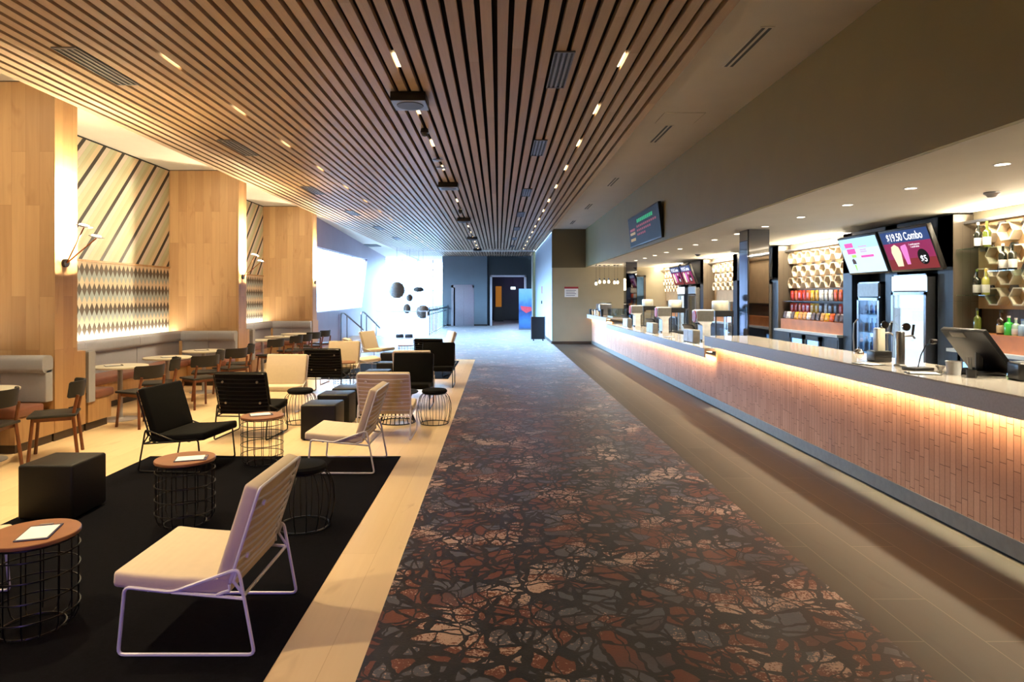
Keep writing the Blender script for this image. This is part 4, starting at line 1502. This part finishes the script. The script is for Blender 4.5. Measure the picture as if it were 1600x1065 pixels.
# corridor lamp panels beyond the doorway
t = thing('corridor_lamp', 'amber lit wall panel inside the dark doorway', 'wall lamp', (0.0, 43.5, 0))
G().box((-0.2, 0, 1.0), (0.2, 0.05, 2.4)).build('lit_panel', glow('amber_panel', sr(190, 120, 40), 0.35), t)
G().box((-0.3, 0.02, 0.0), (0.32, 0.08, 1.0)).build('plinth', black_paint, t)
t = thing('exit_sign', 'small glowing white exit sign inside the dark doorway', 'sign', (0.95, 42.0, 2.25))
G().rbox((0, 0, 0), (0.3, 0.06, 0.16), 0.01, 2).build('lit_face', glow('exit_glow', sr(220, 250, 250), 3), t)
G().cyl((0, 0, 0.08), (0, 0, 0.86), 0.01, 6).build('drop_rod', plastic_black, t)
light('corridor_violet', 'POINT', (1.3, 43, 2.6), 40, (0.4, 0.3, 1.0), shadow_soft_size=0.2)
light('corridor_door_light', 'AREA', (0.6, 38.6, 3.05), 90, (0.7, 0.85, 1.0), size=0.8)


# ================================================================== LOUNGE FURNITURE
struct('rug_near', G().box((-3.7, 0.6, 0.0), (-1.04, 6.8, 0.006)), rug_m)
bpy.data.objects['rug_near'].name = 'rug'
o = bpy.data.objects['rug']
del o['kind']
tag(o, 'large black rug under the near lounge chairs and wire tables', 'rug')
tag(G().box((-3.7, 13.2, 0.0), (-1.04, 16.9, 0.006)).build('rug', rug_m), 'black rug under the far lounge chairs before the carpet edge', 'rug')


def lounge_chair(label, col):
    fab = cream_fab if col == 'cream' else black_fab
    met = white_metal if col == 'cream' else black_wire
    t = thing('lounge_chair', label, 'chair')
    r = 0.0085
    hw = 0.315

    def P(f, z, s):
        return (f - 0.32, s * hw, z)
    g = G()
    for s in (-1, 1):
        pts = [P(0.075, 0.412, s), P(0.0, r, s), P(0.643, r, s), P(0.612, 0.326, s), P(0.39, 0.302, s)]
        g.tube(pts, r, 6, 0.03, closed=True)
        g.tube([P(0.39, 0.302, s), P(0.045, 0.272, s)], r, 6)
        g.tube([P(0.085, 0.40, s), P(0.10, 0.35, s * 0.985), P(0.055, 0.285, s * 0.97)], r * 0.9, 6)
    g.tube([P(0.50, 0.312, -1), P(0.50, 0.30, -0.9), P(0.50, 0.30, 0.9), P(0.50, 0.312, 1)], r, 6)
    g.tube([P(0.06, 0.275, -1), P(0.06, 0.275, 1)], r, 6)
    g.build('frame', met, t)
    # seat cushion
    M = Matrix.Rotation(R(-3.2), 4, 'Y')
    g = G()
    b = bmesh.new()
    bmesh.ops.create_cube(b, size=1, matrix=Matrix.Diagonal((0.56, 0.62, 0.078, 1)))
    bmesh.ops.bevel(b, geom=b.edges[:], offset=0.02, segments=3, profile=0.5, affect='EDGES')
    bmesh.ops.bisect_plane(b, geom=b.verts[:] + b.edges[:] + b.faces[:], plane_co=(0, 0, 0), plane_no=(1, 0, 0))
    for q in (-0.14, 0.14):
        bmesh.ops.bisect_plane(b, geom=b.verts[:] + b.edges[:] + b.faces[:], plane_co=(q, 0, 0), plane_no=(1, 0, 0))
    for v in b.verts:
        v.co.z += 0.012 * (abs(v.co.x) / 0.28) ** 2 - 0.006
    bmesh.ops.transform(b, matrix=Matrix.Translation((0.395 - 0.32, 0, 0.338)) @ M, verts=b.verts[:])
    g.join(b)
    g.build('seat', fab, t)
    # backrest: cushion in a metal frame with rods across the back
    T = Matrix.Translation((0.088 - 0.32, 0, 0.575)) @ Matrix.Rotation(R(-17.5), 4, 'Y')
    g = G()
    b = bmesh.new()
    bmesh.ops.create_cube(b, size=1, matrix=Matrix.Diagonal((0.07, 0.62, 0.475, 1)))
    bmesh.ops.bevel(b, geom=b.edges[:], offset=0.02, segments=3, profile=0.5, affect='EDGES')
    bmesh.ops.transform(b, matrix=T, verts=b.verts[:])
    g.join(b)
    bk = g.build('backrest', fab, t)
    g = G()
    x = -0.041
    g.tube([(x, -0.312, -0.235), (x, -0.312, 0.235), (x, 0.312, 0.235), (x, 0.312, -0.235)], 0.0085, 6, 0.03, closed=True)
    for k in range(8):
        z = -0.175 + k * 0.05
        g.tube([(x, -0.31, z), (x - 0.012, -0.15, z - 0.004), (x - 0.014, 0, z - 0.005), (x - 0.012, 0.15, z - 0.004), (x, 0.31, z)], 0.0058, 5)
    g.tube([(x, -0.312, -0.235), (x - 0.01, -0.315, -0.26), (0.0, -0.315, -0.30)], 0.008, 6)
    g.tube([(x, 0.312, -0.235), (x - 0.01, 0.315, -0.26), (0.0, 0.315, -0.30)], 0.008, 6)
    g.xf(T)
    g.build('back_frame', met, t)
    for sy in (-0.21, 0.21):
        for sz in (-0.13, 0.14):
            G().cyl((x - 0.022, sy, sz), (x - 0.006, sy, sz), 0.014, 12).xf(T).build('mounting_knob', dull_steel if col != 'cream' else white_metal, t)
    return t


protoc = {}
for x, y, a, c, lb in (
        (-1.47, 3.33, 180, 'cream', 'cream lounge chair with white wire frame standing on the near rug, largest of all chairs'),
        (-3.13, 3.36, 0, 'cream', 'cream lounge chair cut off by the photo edge behind the nearest wire table'),
        (-1.50, 6.43, 179, 'cream', 'cream white-framed lounge chair at the back edge of the near rug, side on'),
        (-1.36, 7.87, 90, 'cream', 'cream lounge chair showing its ribbed back beside the round wire stool'),
        (-3.13, 6.46, -6, 'black', 'black lounge chair facing right at the left back corner of the near rug'),
        (-3.03, 7.87, 86, 'black', 'black lounge chair showing its ribbed back behind the wooden-topped wire table'),
        (-3.28, 9.65, -90, 'cream', 'cream lounge chair facing the camera behind the black ribbed-back chair'),
        (-3.02, 11.32, 88, 'black', 'black lounge chair back to back with the front-facing cream chair'),
        (-3.10, 12.58, -90, 'cream', 'cream lounge chair facing the black chair before the daylight'),
        (-2.95, 13.75, 25, 'cream', 'cream lounge chair turned away behind the second front-facing cream chair'),
        (-3.12, 16.4, -22, 'cream', 'cream lounge chair on the landing near the stair handrail, turned sideways'),
        (-1.35, 9.88, -90, 'black', 'black lounge chair facing the ribbed-back cream chair across the round black table'),
        (-1.44, 10.92, 90, 'cream', 'cream lounge chair hidden behind the front-facing black chair, only its top edge showing'),
        (-1.17, 12.2, -90, 'black', 'black lounge chair at the edge of the pale floor strip near the carpet'),
        (-1.42, 13.8, 78, 'black', 'black lounge chair overlapping the one at the pale floor edge, slightly farther'),
        (-1.48, 16.4, 200, 'cream', 'pale lounge chair on the carpet side beyond the black chairs')):
    if c not in protoc:
        protoc[c] = lounge_chair(lb, c)
        o = protoc[c]
        o.location, o.rotation_euler = (x, y, 0.0), (0, 0, R(a))
    else:
        o = dup(protoc[c], (x, y, 0.0), R(a), lb)
    o['group'] = 'lounge chairs in the seating area'
    if (-3.7 < x < -1.04) and (y < 6.9 or 13.4 < y < 17):
        o.location.z = 0.006

# ottomans
ot = None
for x, y, s, lb in ((-3.41, 5.02, 0.42, 'black leather cube ottoman on the near rug left of the wire tables'),
                    (-2.13, 7.76, 0.42, 'black leather cube ottoman between the side-on cream chair and the ribbed-back one'),
                    (-2.12, 9.14, 0.42, 'black cube ottoman directly behind the larger cube by the ribbed-back cream chair'),
                    (-2.16, 8.55, 0.42, 'black cube ottoman in the middle of the row of three cubes'),
                    (-2.10, 11.15, 0.42, 'black cube ottoman left of the front-facing black chair'),
                    (-2.14, 12.5, 0.42, 'black cube ottoman behind the one beside the front-facing black chair'),
                    (-2.45, 14.6, 0.42, 'black cube ottoman farthest away near the side-turned cream chair')):
    if ot is None:
        ot = thing('ottoman', lb, 'ottoman', (x, y, 0.012), 0, 'black cube ottomans')
        G().rbox((0, 0, 0.215), (s, s, 0.41), 0.022, 4).build('upholstered_body', black_leather, ot)
        G().box((-0.18, -0.18, 0.0), (0.18, 0.18, 0.012)).build('base_plate', plastic_black, ot)
    else:
        dup(ot, (x, y, 0.0 if y < 13 else 0.012), 0, lb)


def wire_table(label):
    t = thing('wire_table', label, 'side table', group='drum-shaped wire tables')
    G().lathe([(0, 0.462), (0.205, 0.462), (0.21, 0.466), (0.21, 0.480), (0.207, 0.484), (0, 0.484)], n=48).build('table_top', table_wood, t)
    g = G()
    for z in (0.40, 0.30, 0.20, 0.10):
        g.ring((0, 0, z), 0.205, 0.0042, 36, 5)
    g.ring((0, 0, 0.455), 0.198, 0.0042, 36, 5)
    g.ring((0, 0, 0.006), 0.145, 0.0048, 32, 5)
    for k in range(16):
        a = 2 * PI * k / 16
        c, s = math.cos(a), math.sin(a)
        g.tube([(0.199 * c, 0.199 * s, 0.458), (0.199 * c, 0.199 * s, 0.06), (0.18 * c, 0.18 * s, 0.02), (0.145 * c, 0.145 * s, 0.006)], 0.0032, 5)
    g.build('wire_cage', black_wire, t)
    return t


wt = None
for x, y, z, lb in ((-2.38, 3.27, 0.012, 'wire table with brown round top nearest the camera, menu card on it'),
                    (-2.34, 4.78, 0.012, 'wire table with brown round top beside the near black cube, menu card on it'),
                    (-2.40, 6.50, 0.012, 'wire table with brown round top at the back edge of the near rug'),
                    (-2.88, 11.95, 0, 'small dark wire table beside the farther black ribbed-back chair'),
                    (-2.31, 16.0, 0.012, 'small dark wire table before the far landing')):
    if wt is None:
        wt = wire_table(lb)
        o = wt
        o.location = (x, y, z)
    else:
        o = dup(wt, (x, y, z), 0, lb)

for x, y, z, a, lb in ((-2.34, 3.26, 0.496, 17, 'menu card lying on the wire table nearest the camera'),
                       (-2.28, 4.75, 0.496, -72, 'menu card lying on the wire table beside the near cube ottoman'),
                       (-2.42, 6.52, 0.496, -64, 'menu card lying on the wire table at the back edge of the rug'),
                       (-1.30, 8.70, 0.425, -60, 'menu card lying on the low round black table')):
    put_menu(x, y, z, a, lb, False)


def stool(label):
    t = thing('wire_stool', label, 'stool', group='round wire stools')
    G().lathe([(0, 0.405), (0.15, 0.405), (0.168, 0.42), (0.17, 0.44), (0.155, 0.458), (0.08, 0.464), (0, 0.465)], n=36).build('seat_cushion', black_fab, t)
    g = G()
    g.ring((0, 0, 0.405), 0.155, 0.005, 32, 5)
    g.ring((0, 0, 0.006), 0.185, 0.006, 32, 5)
    for k in range(16):
        a = 2 * PI * k / 16
        c, s = math.cos(a), math.sin(a)
        pts = [(0.155, 0.405), (0.195, 0.36), (0.222, 0.27), (0.226, 0.18), (0.212, 0.08), (0.185, 0.006)]
        g.tube([(r * c, r * s, z) for r, z in pts], 0.0036, 5)
    g.build('wire_cage', black_wire, t)
    return t


st = None
for x, y, z, lb in ((-1.44, 4.72, 0.012, 'round wire stool with black cushion on the near rug behind the largest cream chair'),
                    (-0.86, 8.59, 0, 'round wire stool with black cushion at the edge of the pale floor strip'),
                    (-2.67, 8.62, 0, 'round wire stool with black cushion before the front-facing cream chair')):
    if st is None:
        st = stool(lb)
        st.location = (x, y, z)
    else:
        dup(st, (x, y, z), 0, lb)

t = thing('coffee_table', 'low round black table with flared wire base between the cream and black chairs', 'coffee table', (-1.37, 8.67, 0), 0)
G().lathe([(0, 0.40), (0.27, 0.40), (0.28, 0.41), (0.28, 0.42), (0, 0.425)], n=40).build('table_top', black_leather, t)
g = G()
g.ring((0, 0, 0.008), 0.24, 0.008, 32, 6)
g.ring((0, 0, 0.40), 0.20, 0.007, 32, 6)
for k in range(24):
    a = 2 * PI * k / 24
    g.tube([(0.20 * math.cos(a), 0.20 * math.sin(a), 0.40), (0.15 * math.cos(a), 0.15 * math.sin(a), 0.24), (0.24 * math.cos(a), 0.24 * math.sin(a), 0.008)], 0.006, 5)
g.build('wire_base', black_wire, t)


# cafe tables
def cafe_table(label):
    t = thing('cafe_table', label, 'table', group='round cafe tables along the booths')
    G().lathe([(0, 0.715), (0.34, 0.715), (0.35, 0.722), (0.35, 0.738), (0.345, 0.742), (0, 0.742)], n=44).build('table_top', cream_top, t)
    G().cyl((0, 0, 0.012), (0, 0, 0.715), 0.032, 18).build('pedestal', grey_metal, t)
    G().lathe([(0, 0), (0.24, 0), (0.24, 0.006), (0.05, 0.016), (0.034, 0.03), (0, 0.03)], n=36).build('base_disc', grey_metal, t)
    return t


ct = None
for x, y, lb in ((-5.36, 6.60, 'round white cafe table before the first wing wall, cut by the photo edge'),
                 (-5.25, 8.88, 'round white cafe table closest in the middle booth bay'),
                 (-5.25, 10.15, 'round white cafe table in the centre of the middle booth bay'),
                 (-5.25, 11.40, 'round white cafe table by the second wing wall'),
                 (-5.24, 14.2, 'round white cafe table closest in the last booth bay'),
                 (-5.28, 15.45, 'round white cafe table in the centre of the last booth bay'),
                 (-5.28, 16.6, 'round white cafe table by the last wing wall')):
    if ct is None:
        ct = cafe_table(lb)
        ct.location = (x, y, 0)
    else:
        dup(ct, (x, y, 0), 0, lb)
for x, y, lb in ((-5.33, 8.86, 'closest table of the middle bay'), (-5.20, 10.1, 'centre table of the middle bay'),
                 (-5.28, 11.38, 'table by the second wing wall'), (-5.28, 15.4, 'centre table of the last bay')):
    put_menu(x, y, 0.742, -50, 'dark menu card lying on the white ' + lb)


def dining_chair(label):
    t = thing('dining_chair', label, 'chair', group='timber chairs with dark curved backs at the cafe tables')
    G().rbox((0.0, 0, 0.455), (0.43, 0.43, 0.03), 0.012, 3).build('seat', dark_seat, t)
    g = G()
    g.box((-0.17, -0.18, 0.40), (0.17, -0.155, 0.442)).box((-0.17, 0.155, 0.40), (0.17, 0.18, 0.442)) \
        .box((0.15, -0.17, 0.40), (0.175, 0.17, 0.442)).box((-0.175, -0.17, 0.40), (-0.15, 0.17, 0.442))
    g.build('seat_rail', chair_wood, t)
    for s in (-1, 1):
        G().tube([(0.165, s * 0.175, 0.445), (0.20, s * 0.20, 0.0)], 0.017, 8).build('leg', chair_wood, t)
        g = G()
        g.tube([(-0.23, s * 0.205, 0.0), (-0.185, s * 0.18, 0.45), (-0.225, s * 0.165, 0.66)], 0.017, 8)
        g.build('leg', chair_wood, t)
    # curved backrest
    g = G()
    n = 10
    rows = []
    for off in (0.0, 0.022):
        row = []
        for z, k in ((0.635, 0.94), (0.65, 1.0), (0.79, 1.0), (0.805, 0.94)):
            line = []
            for i in range(n + 1):
                a = R(-52 + 104 * i / n) * k
                rr = 0.29 + off
                cx = 0.045 - 0.02 * (z - 0.64) / 0.16
                line.append(g.bm.verts.new((cx - rr * math.cos(a), rr * 0.92 * math.sin(a), z)))
            row.append(line)
        rows.append(row)
    for row in rows:
        for a, b in zip(row, row[1:]):
            for i in range(n):
                g._f([a[i], a[i + 1], b[i + 1], b[i]])
    for j in (0, 3):
        for i in range(n):
            g._f([rows[0][j][i], rows[0][j][i + 1], rows[1][j][i + 1], rows[1][j][i]])
    for i in (0, n):
        for j in range(3):
            g._f([rows[0][j][i], rows[0][j + 1][i], rows[1][j + 1][i], rows[1][j][i]])
    g.build('backrest', dark_seat, t)
    return t


dc = None
for x, y, a, lb in ((-4.73, 6.82, 207, 'timber dining chair beside the power outlet, turned to the booth'),
                    (-4.98, 6.18, 184, 'timber dining chair cut by the photo edge at the first table'),
                    (-4.72, 8.45, 157, 'timber dining chair closest in the middle bay, legs before the wing wall base'),
                    (-4.92, 9.28, 204, 'timber dining chair seen edge-on between the first two tables of the middle bay'),
                    (-4.60, 9.86, 143, 'timber dining chair angled towards the centre table of the middle bay'),
                    (-4.85, 10.62, 202, 'timber dining chair seen edge-on behind the angled one in the middle bay'),
                    (-4.70, 11.22, 150, 'timber dining chair at the table by the second wing wall'),
                    (-4.85, 11.95, 200, 'timber dining chair last in the middle bay, against the second wing wall'),
                    (-4.85, 13.62, 150, 'timber dining chair closest in the last bay, behind the cream lounge chair'),
                    (-4.80, 14.75, 160, 'timber dining chair second along the last bay'),
                    (-4.76, 15.35, 150, 'timber dining chair third along the last bay'),
                    (-4.80, 16.25, 145, 'timber dining chair fourth along the last bay'),
                    (-4.78, 17.1, 160, 'timber dining chair standing against the daylight at the last wing wall')):
    if dc is None:
        dc = dining_chair(lb)
        dc.location, dc.rotation_euler = (x, y, 0), (0, 0, R(a))
    else:
        dup(dc, (x, y, 0), R(a), lb)

# ================================================================== LANDING
rail_paint = mat('rail_blue_grey', sr(92, 116, 124), 0.4, 0.3)
t = thing('balustrade', 'pale metal bar balustrade along the landing edge beside the carpet', 'railing', (-3.02, 27.9, 0))
L = 9.0
G().box((-0.03, 0, 1.05), (0.03, L, 1.13)).build('top_rail', rail_paint, t)
G().box((-0.02, 0, 0.90), (0.02, L, 0.94)).build('mid_rail', rail_paint, t)
G().box((-0.02, 0, 0.06), (0.02, L, 0.10)).build('bottom_rail', steel, t)
for k in range(13):
    G().box((-0.015, k * 0.74, 0.0), (0.03, k * 0.74 + 0.09, 1.25)).build('baluster', rail_paint, t)
t = thing('balustrade', 'short glass balustrade across the landing before the far glazing', 'railing', (-5.35, 27.86, 0))
G().box((0, -0.03, 1.04), (2.3, 0.03, 1.08)).build('top_rail', steel, t)
G().box((0.05, -0.006, 0.05), (2.25, 0.006, 1.04)).build('glass_panel', glass_m, t)
for x in (0.0, 1.1, 2.2):
    G().box((x, -0.03, 0), (x + 0.05, 0.03, 1.06)).build('post', white_metal, t)
for x, lb in ((-6.05, 'steel stair handrail descending beside the mauve wall'), (-5.62, 'steel stair handrail descending in front of the far glazing')):
    t = thing('stair_handrail', lb, 'handrail', (x, 24.6 if x < -6 else 26.2, 0))
    G().tube([(0, 0, 0), (0, 0, 1.05), (0.05, 0.3, 1.05), (0.55 if x < -6 else 0.5, 1.4, 0.35)], 0.03, 8, 0.08).build('rail', steel, t)
    G().cyl((0.12, 0.45, 0), (0.12, 0.45, 0.98), 0.025, 8).build('post', steel, t)
for k, x in enumerate((-4.1, -3.72)):
    tag(G().rbox((x, 26.6, 0.07), (0.3, 0.25, 0.14), 0.01, 2).build('floor_box', plastic_black),
        'small dark box on the landing floor, the one %s the balustrade' % ('away from' if k == 0 else 'beside'), 'box')

# woven globe pendants in the void
def woven(name, label, loc, prof, cat='pendant light', lit=True, slats=12):
    t = thing('woven_pendant', label, cat, loc, 0, 'woven timber pendants over the stair void')
    r = max(p[0] for p in prof)
    z0, z1 = prof[0][1], prof[-1][1]
    g = G()
    for k in range(slats):
        z = z0 + (z1 - z0) * (k + 0.5) / slats
        for (ra, za), (rb, zb) in zip(prof, prof[1:]):
            if za <= z <= zb:
                rr = ra + (rb - ra) * (z - za) / max(zb - za, 1e-5)
        h = (z1 - z0) / slats * 0.33
        g.lathe([(rr - 0.012, z - h), (rr, z - h), (rr, z + h), (rr - 0.012, z + h)], n=28, cap=False)
    for k in range(6):
        a = PI * k / 3
        g.tube([((ra - 0.01) * math.cos(a), (ra - 0.01) * math.sin(a), za) for ra, za in prof], 0.008, 4)
    g.build('slatted_shade', woven_m, t)
    G().lathe([(max(a - 0.03, 0.001), b) for a, b in prof], n=24).build('added_liner', glow('liner_lamp_glow', sr(120, 86, 50), 0.3) if lit else woven_m, t)  # added opaque liner, its dim emission stands in for the lamp glow inside
    G().tube([(0, 0, z1 * 0.9), (0, 0, 4.2 - loc[2])], 0.006, 5).build('cord', black_wire, t)
    G().cyl((0, 0, 4.17 - loc[2]), (0, 0, 4.2 - loc[2]), 0.08, 14).build('ceiling_rose', plastic_black, t)
    if lit:
        G().lathe([(0, -0.1), (0.07, -0.06), (0.09, 0), (0.06, 0.07), (0, 0.1)], n=14).build('bulb', glow('woven_bulb', (1, 0.7, 0.35), 6), t)
    return t


woven_m = mat('woven_dark_timber', sr(34, 28, 24), 0.6, var=0.2, nscale=20)
def sph(r, n=8, sq=1.0):
    return [(r * math.sin(PI * (0.08 + 0.84 * i / n)), -r * sq * math.cos(PI * (0.08 + 0.84 * i / n))) for i in range(n + 1)]
Yp = 31.0
def PX(x, Y):
    return (x - 779) / 1000 * Y
for px, pz, r, Y, sq, lb, lit, nn in (
        (620, 453, 13, 30.5, 1.0, 'large woven timber globe pendant, highest on the left of the group', True, 11),
        (661, 487, 11, 31.0, 0.95, 'woven timber globe pendant lowest by the balustrade', True, 10),
        (654, 452, 8.6, 33.0, 0.45, 'flattened dark disc-shaped woven pendant', False, 8),
        (640, 465, 5.5, 31.5, 1.0, 'small woven globe pendant below the large globe', True, 8),
        (636, 482, 6.2, 32.0, 1.2, 'small woven lantern pendant hanging lowest in the middle', True, 8)):
    woven('p', lb, (PX(px, Y), Y, 1.7 + (463 - pz) / 1000 * Y), sph(r / 1000 * Y, 8, sq), lit=lit, slats=nn)

# ================================================================== CEILING FIXTURES
def slot_grille(x0, y0, label, w=0.24, L=1.05, z=SLAT_Z):
    t = thing('air_grille', label, 'air grille', (x0, y0, z), 0, None)
    G().box((0, 0, -0.016), (w, 0.02, 0.0)).box((0, L - 0.02, -0.016), (w, L, 0.0)).box((0, 0, -0.016), (0.012, L, 0.0)) \
        .box((w - 0.012, 0, -0.016), (w, L, 0.0)).build('frame', grille_m, t)
    g = G()
    n = 4
    for k in range(1, n):
        g.box((w * k / n - 0.012, 0.02, -0.014), (w * k / n + 0.012, L - 0.02, -0.005))
    g.build('blade', grille_m, t)
    G().box((0.01, 0.02, -0.005), (w - 0.01, L - 0.02, -0.001)).build('dark_back', black_paint, t)
    return t


sgL = sgR = None
for i, y in enumerate((5.97, 9.5, 13.5, 17.3, 21.2, 25.1)):
    lb = 'grey linear air grille in the slatted ceiling over the booths, %s from the camera' % ORD[i]
    if sgL is None:
        sgL = slot_grille(-4.18, y, lb)
    else:
        dup(sgL, (-4.18, y, SLAT_Z), 0, lb)
    sgL['group'] = 'linear grilles over the booths'
for i, y in enumerate((6.07, 9.5, 13.8, 17.6, 21.4, 25.2, 29.0)):
    lb = 'grey linear air grille in the slatted ceiling over the carpet, %s from the camera' % ORD[i]
    if sgR is None:
        sgR = slot_grille(0.53, y, lb, 0.2)
    else:
        dup(sgR, (0.53, y, SLAT_Z), 0, lb)
    sgR['group'] = 'linear grilles over the carpet'

sv = None
for i, y in enumerate((5.69, 8.96, 12.9, 16.55, 20.2)):
    lb = 'two-slot air diffuser in the plaster ceiling strip, %s from the camera' % ORD[i]
    if sv is None:
        sv = thing('slot_diffuser', lb, 'air diffuser', (2.33, y, CEIL), 0, 'slot diffusers in the plaster ceiling')
        G().box((0, 0, -0.006), (0.13, 1.0, 0)).build('frame', ceil_white, sv)
        G().box((0.02, 0.02, -0.008), (0.05, 0.98, -0.006)).build('slot', black_paint, sv)
        G().box((0.08, 0.02, -0.008), (0.11, 0.98, -0.006)).build('slot', black_paint, sv)
    else:
        dup(sv, (2.33, y, CEIL), 0, lb)
t = thing('access_panel', 'flush square access panel in the plaster ceiling strip', 'ceiling panel', (2.17, 8.36, CEIL))
G().box((0, 0, -0.004), (0.53, 0.5, 0)).build('panel', ceil_white, t)
G().box((-0.006, -0.006, -0.002), (0.536, 0.0, 0)).box((-0.006, 0.5, -0.002), (0.536, 0.506, 0)).box((-0.006, 0, -0.002), (0, 0.5, 0)) \
    .box((0.53, 0, -0.002), (0.536, 0.5, 0)).build('shadow_gap', olive_dark, t)

# slot downlights between the slats
ys = [2.4, 4.5, 6.42, 8.12, 9.9, 11.8, 13.8, 15.8, 17.7, 19.6, 21.6, 23.6, 25.6, 27.6, 29.6, 31.6]
sl = None
for x, nm, pw in ((-3.259, 'over the lounge', SPOT_L), (-1.019, 'middle', SPOT_M), (1.221, 'over the carpet', SPOT_R)):
    for i, y in enumerate(ys):
        lb = 'small lit slot downlight between ceiling slats, %s along the %s row' % (ORD[i], nm)
        if sl is None:
            sl = thing('slot_downlight', lb, 'downlight', group='slot downlights in the slatted ceiling')
            G().box((-0.017, -0.17, 0.015), (0.017, 0.17, 0.03)).build('lit_slot', glow('slot_glow', (1, 0.72, 0.38), 7), sl)
            G().box((-0.023, -0.24, 0.03), (0.023, 0.24, 0.06)).build('housing', plastic_black, sl)
            sl.location = (x, y, SLAT_Z + 0.02)
        else:
            dup(sl, (x, y, SLAT_Z + 0.02), 0, lb)
        light('slot_spot', 'SPOT', (x, y, SLAT_Z - 0.02), pw * (1.0 if y < 20 else 0.6), (1, 0.76, 0.41) if x < -2 else WARM2, (0, 0, 0), spot_size=R(95),
              spot_blend=0.8, shadow_soft_size=0.05)

sp = None
for i, y in enumerate((7.25, 13.0, 18.9, 24.9, 31.0)):
    lb = 'black square ceiling speaker hanging under the slats, %s from the camera' % ORD[i]
    if sp is None:
        sp = thing('ceiling_speaker', lb, 'ceiling speaker', group='square ceiling speakers')
        G().rbox((0, 0.2, -0.055), (0.4, 0.4, 0.10), 0.006, 2).build('box', plastic_black, sp)
        G().box((-0.195, 0.005, -0.110), (0.195, 0.395, -0.105)).build('face_plate', grille_m, sp)
        G().lathe([(0, -0.116), (0.15, -0.116), (0.155, -0.11), (0, -0.11)], (0, 0.2, 0), n=32).build('round_grille', speaker_grey, sp)
        G().box((-0.03, 0.17, -0.01), (0.03, 0.23, 0.0)).build('mount', plastic_black, sp)
        sp.location = (-1.03, y, SLAT_Z)
    else:
        dup(sp, (-1.03, y, SLAT_Z), 0, lb)
for x, y, kind, lb in ((-1.03, 8.9, 'cam', 'black dome camera in the middle row of ceiling fixtures'),
                       (-1.03, 17.2, 'cam', 'small distant dome camera in the middle row of ceiling fixtures'),
                       (-1.03, 10.8, 'smoke', 'white round smoke detector in the middle row, nearer one'),
                       (-1.03, 11.45, 'smoke', 'white round smoke detector in the middle row, second one'),
                       (-1.03, 22.9, 'smoke', 'white round detector in the middle row before the far speakers')):
    t = thing('dome_camera' if kind == 'cam' else 'smoke_detector', lb, 'camera' if kind == 'cam' else 'smoke detector', (x, y, SLAT_Z))
    if kind == 'cam':
        G().lathe([(0, 0), (0.05, 0), (0.06, -0.05), (0.06, -0.06), (0, -0.06)], n=20).build('mount', plastic_black, t)
        G().lathe([(0, -0.11), (0.03, -0.10), (0.048, -0.07), (0.05, -0.06), (0, -0.06)], n=20).build('dome', speaker_grey, t)
    else:
        G().lathe([(0, 0), (0.02, 0), (0.02, -0.02), (0.09, -0.025), (0.09, -0.035), (0, -0.05)], n=24).build('detector_body', grille_m, t)

# recessed lights over the bar
bl = None
for i in range(16):
    y = 3.95 + 1.13 * i
    lb = 'round recessed downlight in the bar ceiling, %s from the camera' % ORD[i]
    if bl is None:
        bl = thing('recessed_downlight', lb, 'downlight', group='recessed downlights over the bar')
        G().lathe([(0.05, -0.004), (0.065, -0.004), (0.065, 0.0), (0.05, 0.0)], n=24, cap=False).build('trim_ring', white_metal, bl)
        G().lathe([(0, -0.002), (0.05, -0.002), (0.05, 0.0), (0, 0.0)], n=24).build('lit_lens', glow('downlight_glow', (1, 0.86, 0.62), 12), bl)
        bl.location = (4.0, y, BARC)
    else:
        dup(bl, (4.0, y, BARC), 0, lb)
    light('bar_spot', 'SPOT', (4.0, y, BARC - 0.02), SPOT_B, (1, 0.86, 0.60), (0, 0, 0), spot_size=R(110), spot_blend=0.7, shadow_soft_size=0.05)
for x, y, lb in ((4.97, 6.45, 'smoke detector on the bar ceiling near the bottle niche'), (4.95, 15.9, 'smoke detector on the bar ceiling near the mirrored pillar')):
    t = thing('smoke_detector', lb, 'smoke detector', (x, y, BARC))
    G().lathe([(0, 0), (0.07, 0), (0.07, -0.015), (0.05, -0.03), (0.035, -0.05), (0, -0.055)], n=24).build('detector_body', grille_m, t)
tag(G().box((-6.75, 31.0, 4.2), (-5.9, 32.2, 4.23)).build('ceiling_slot', black_paint), 'long dark recess in the white ceiling above the slanted window', 'ceiling recess')
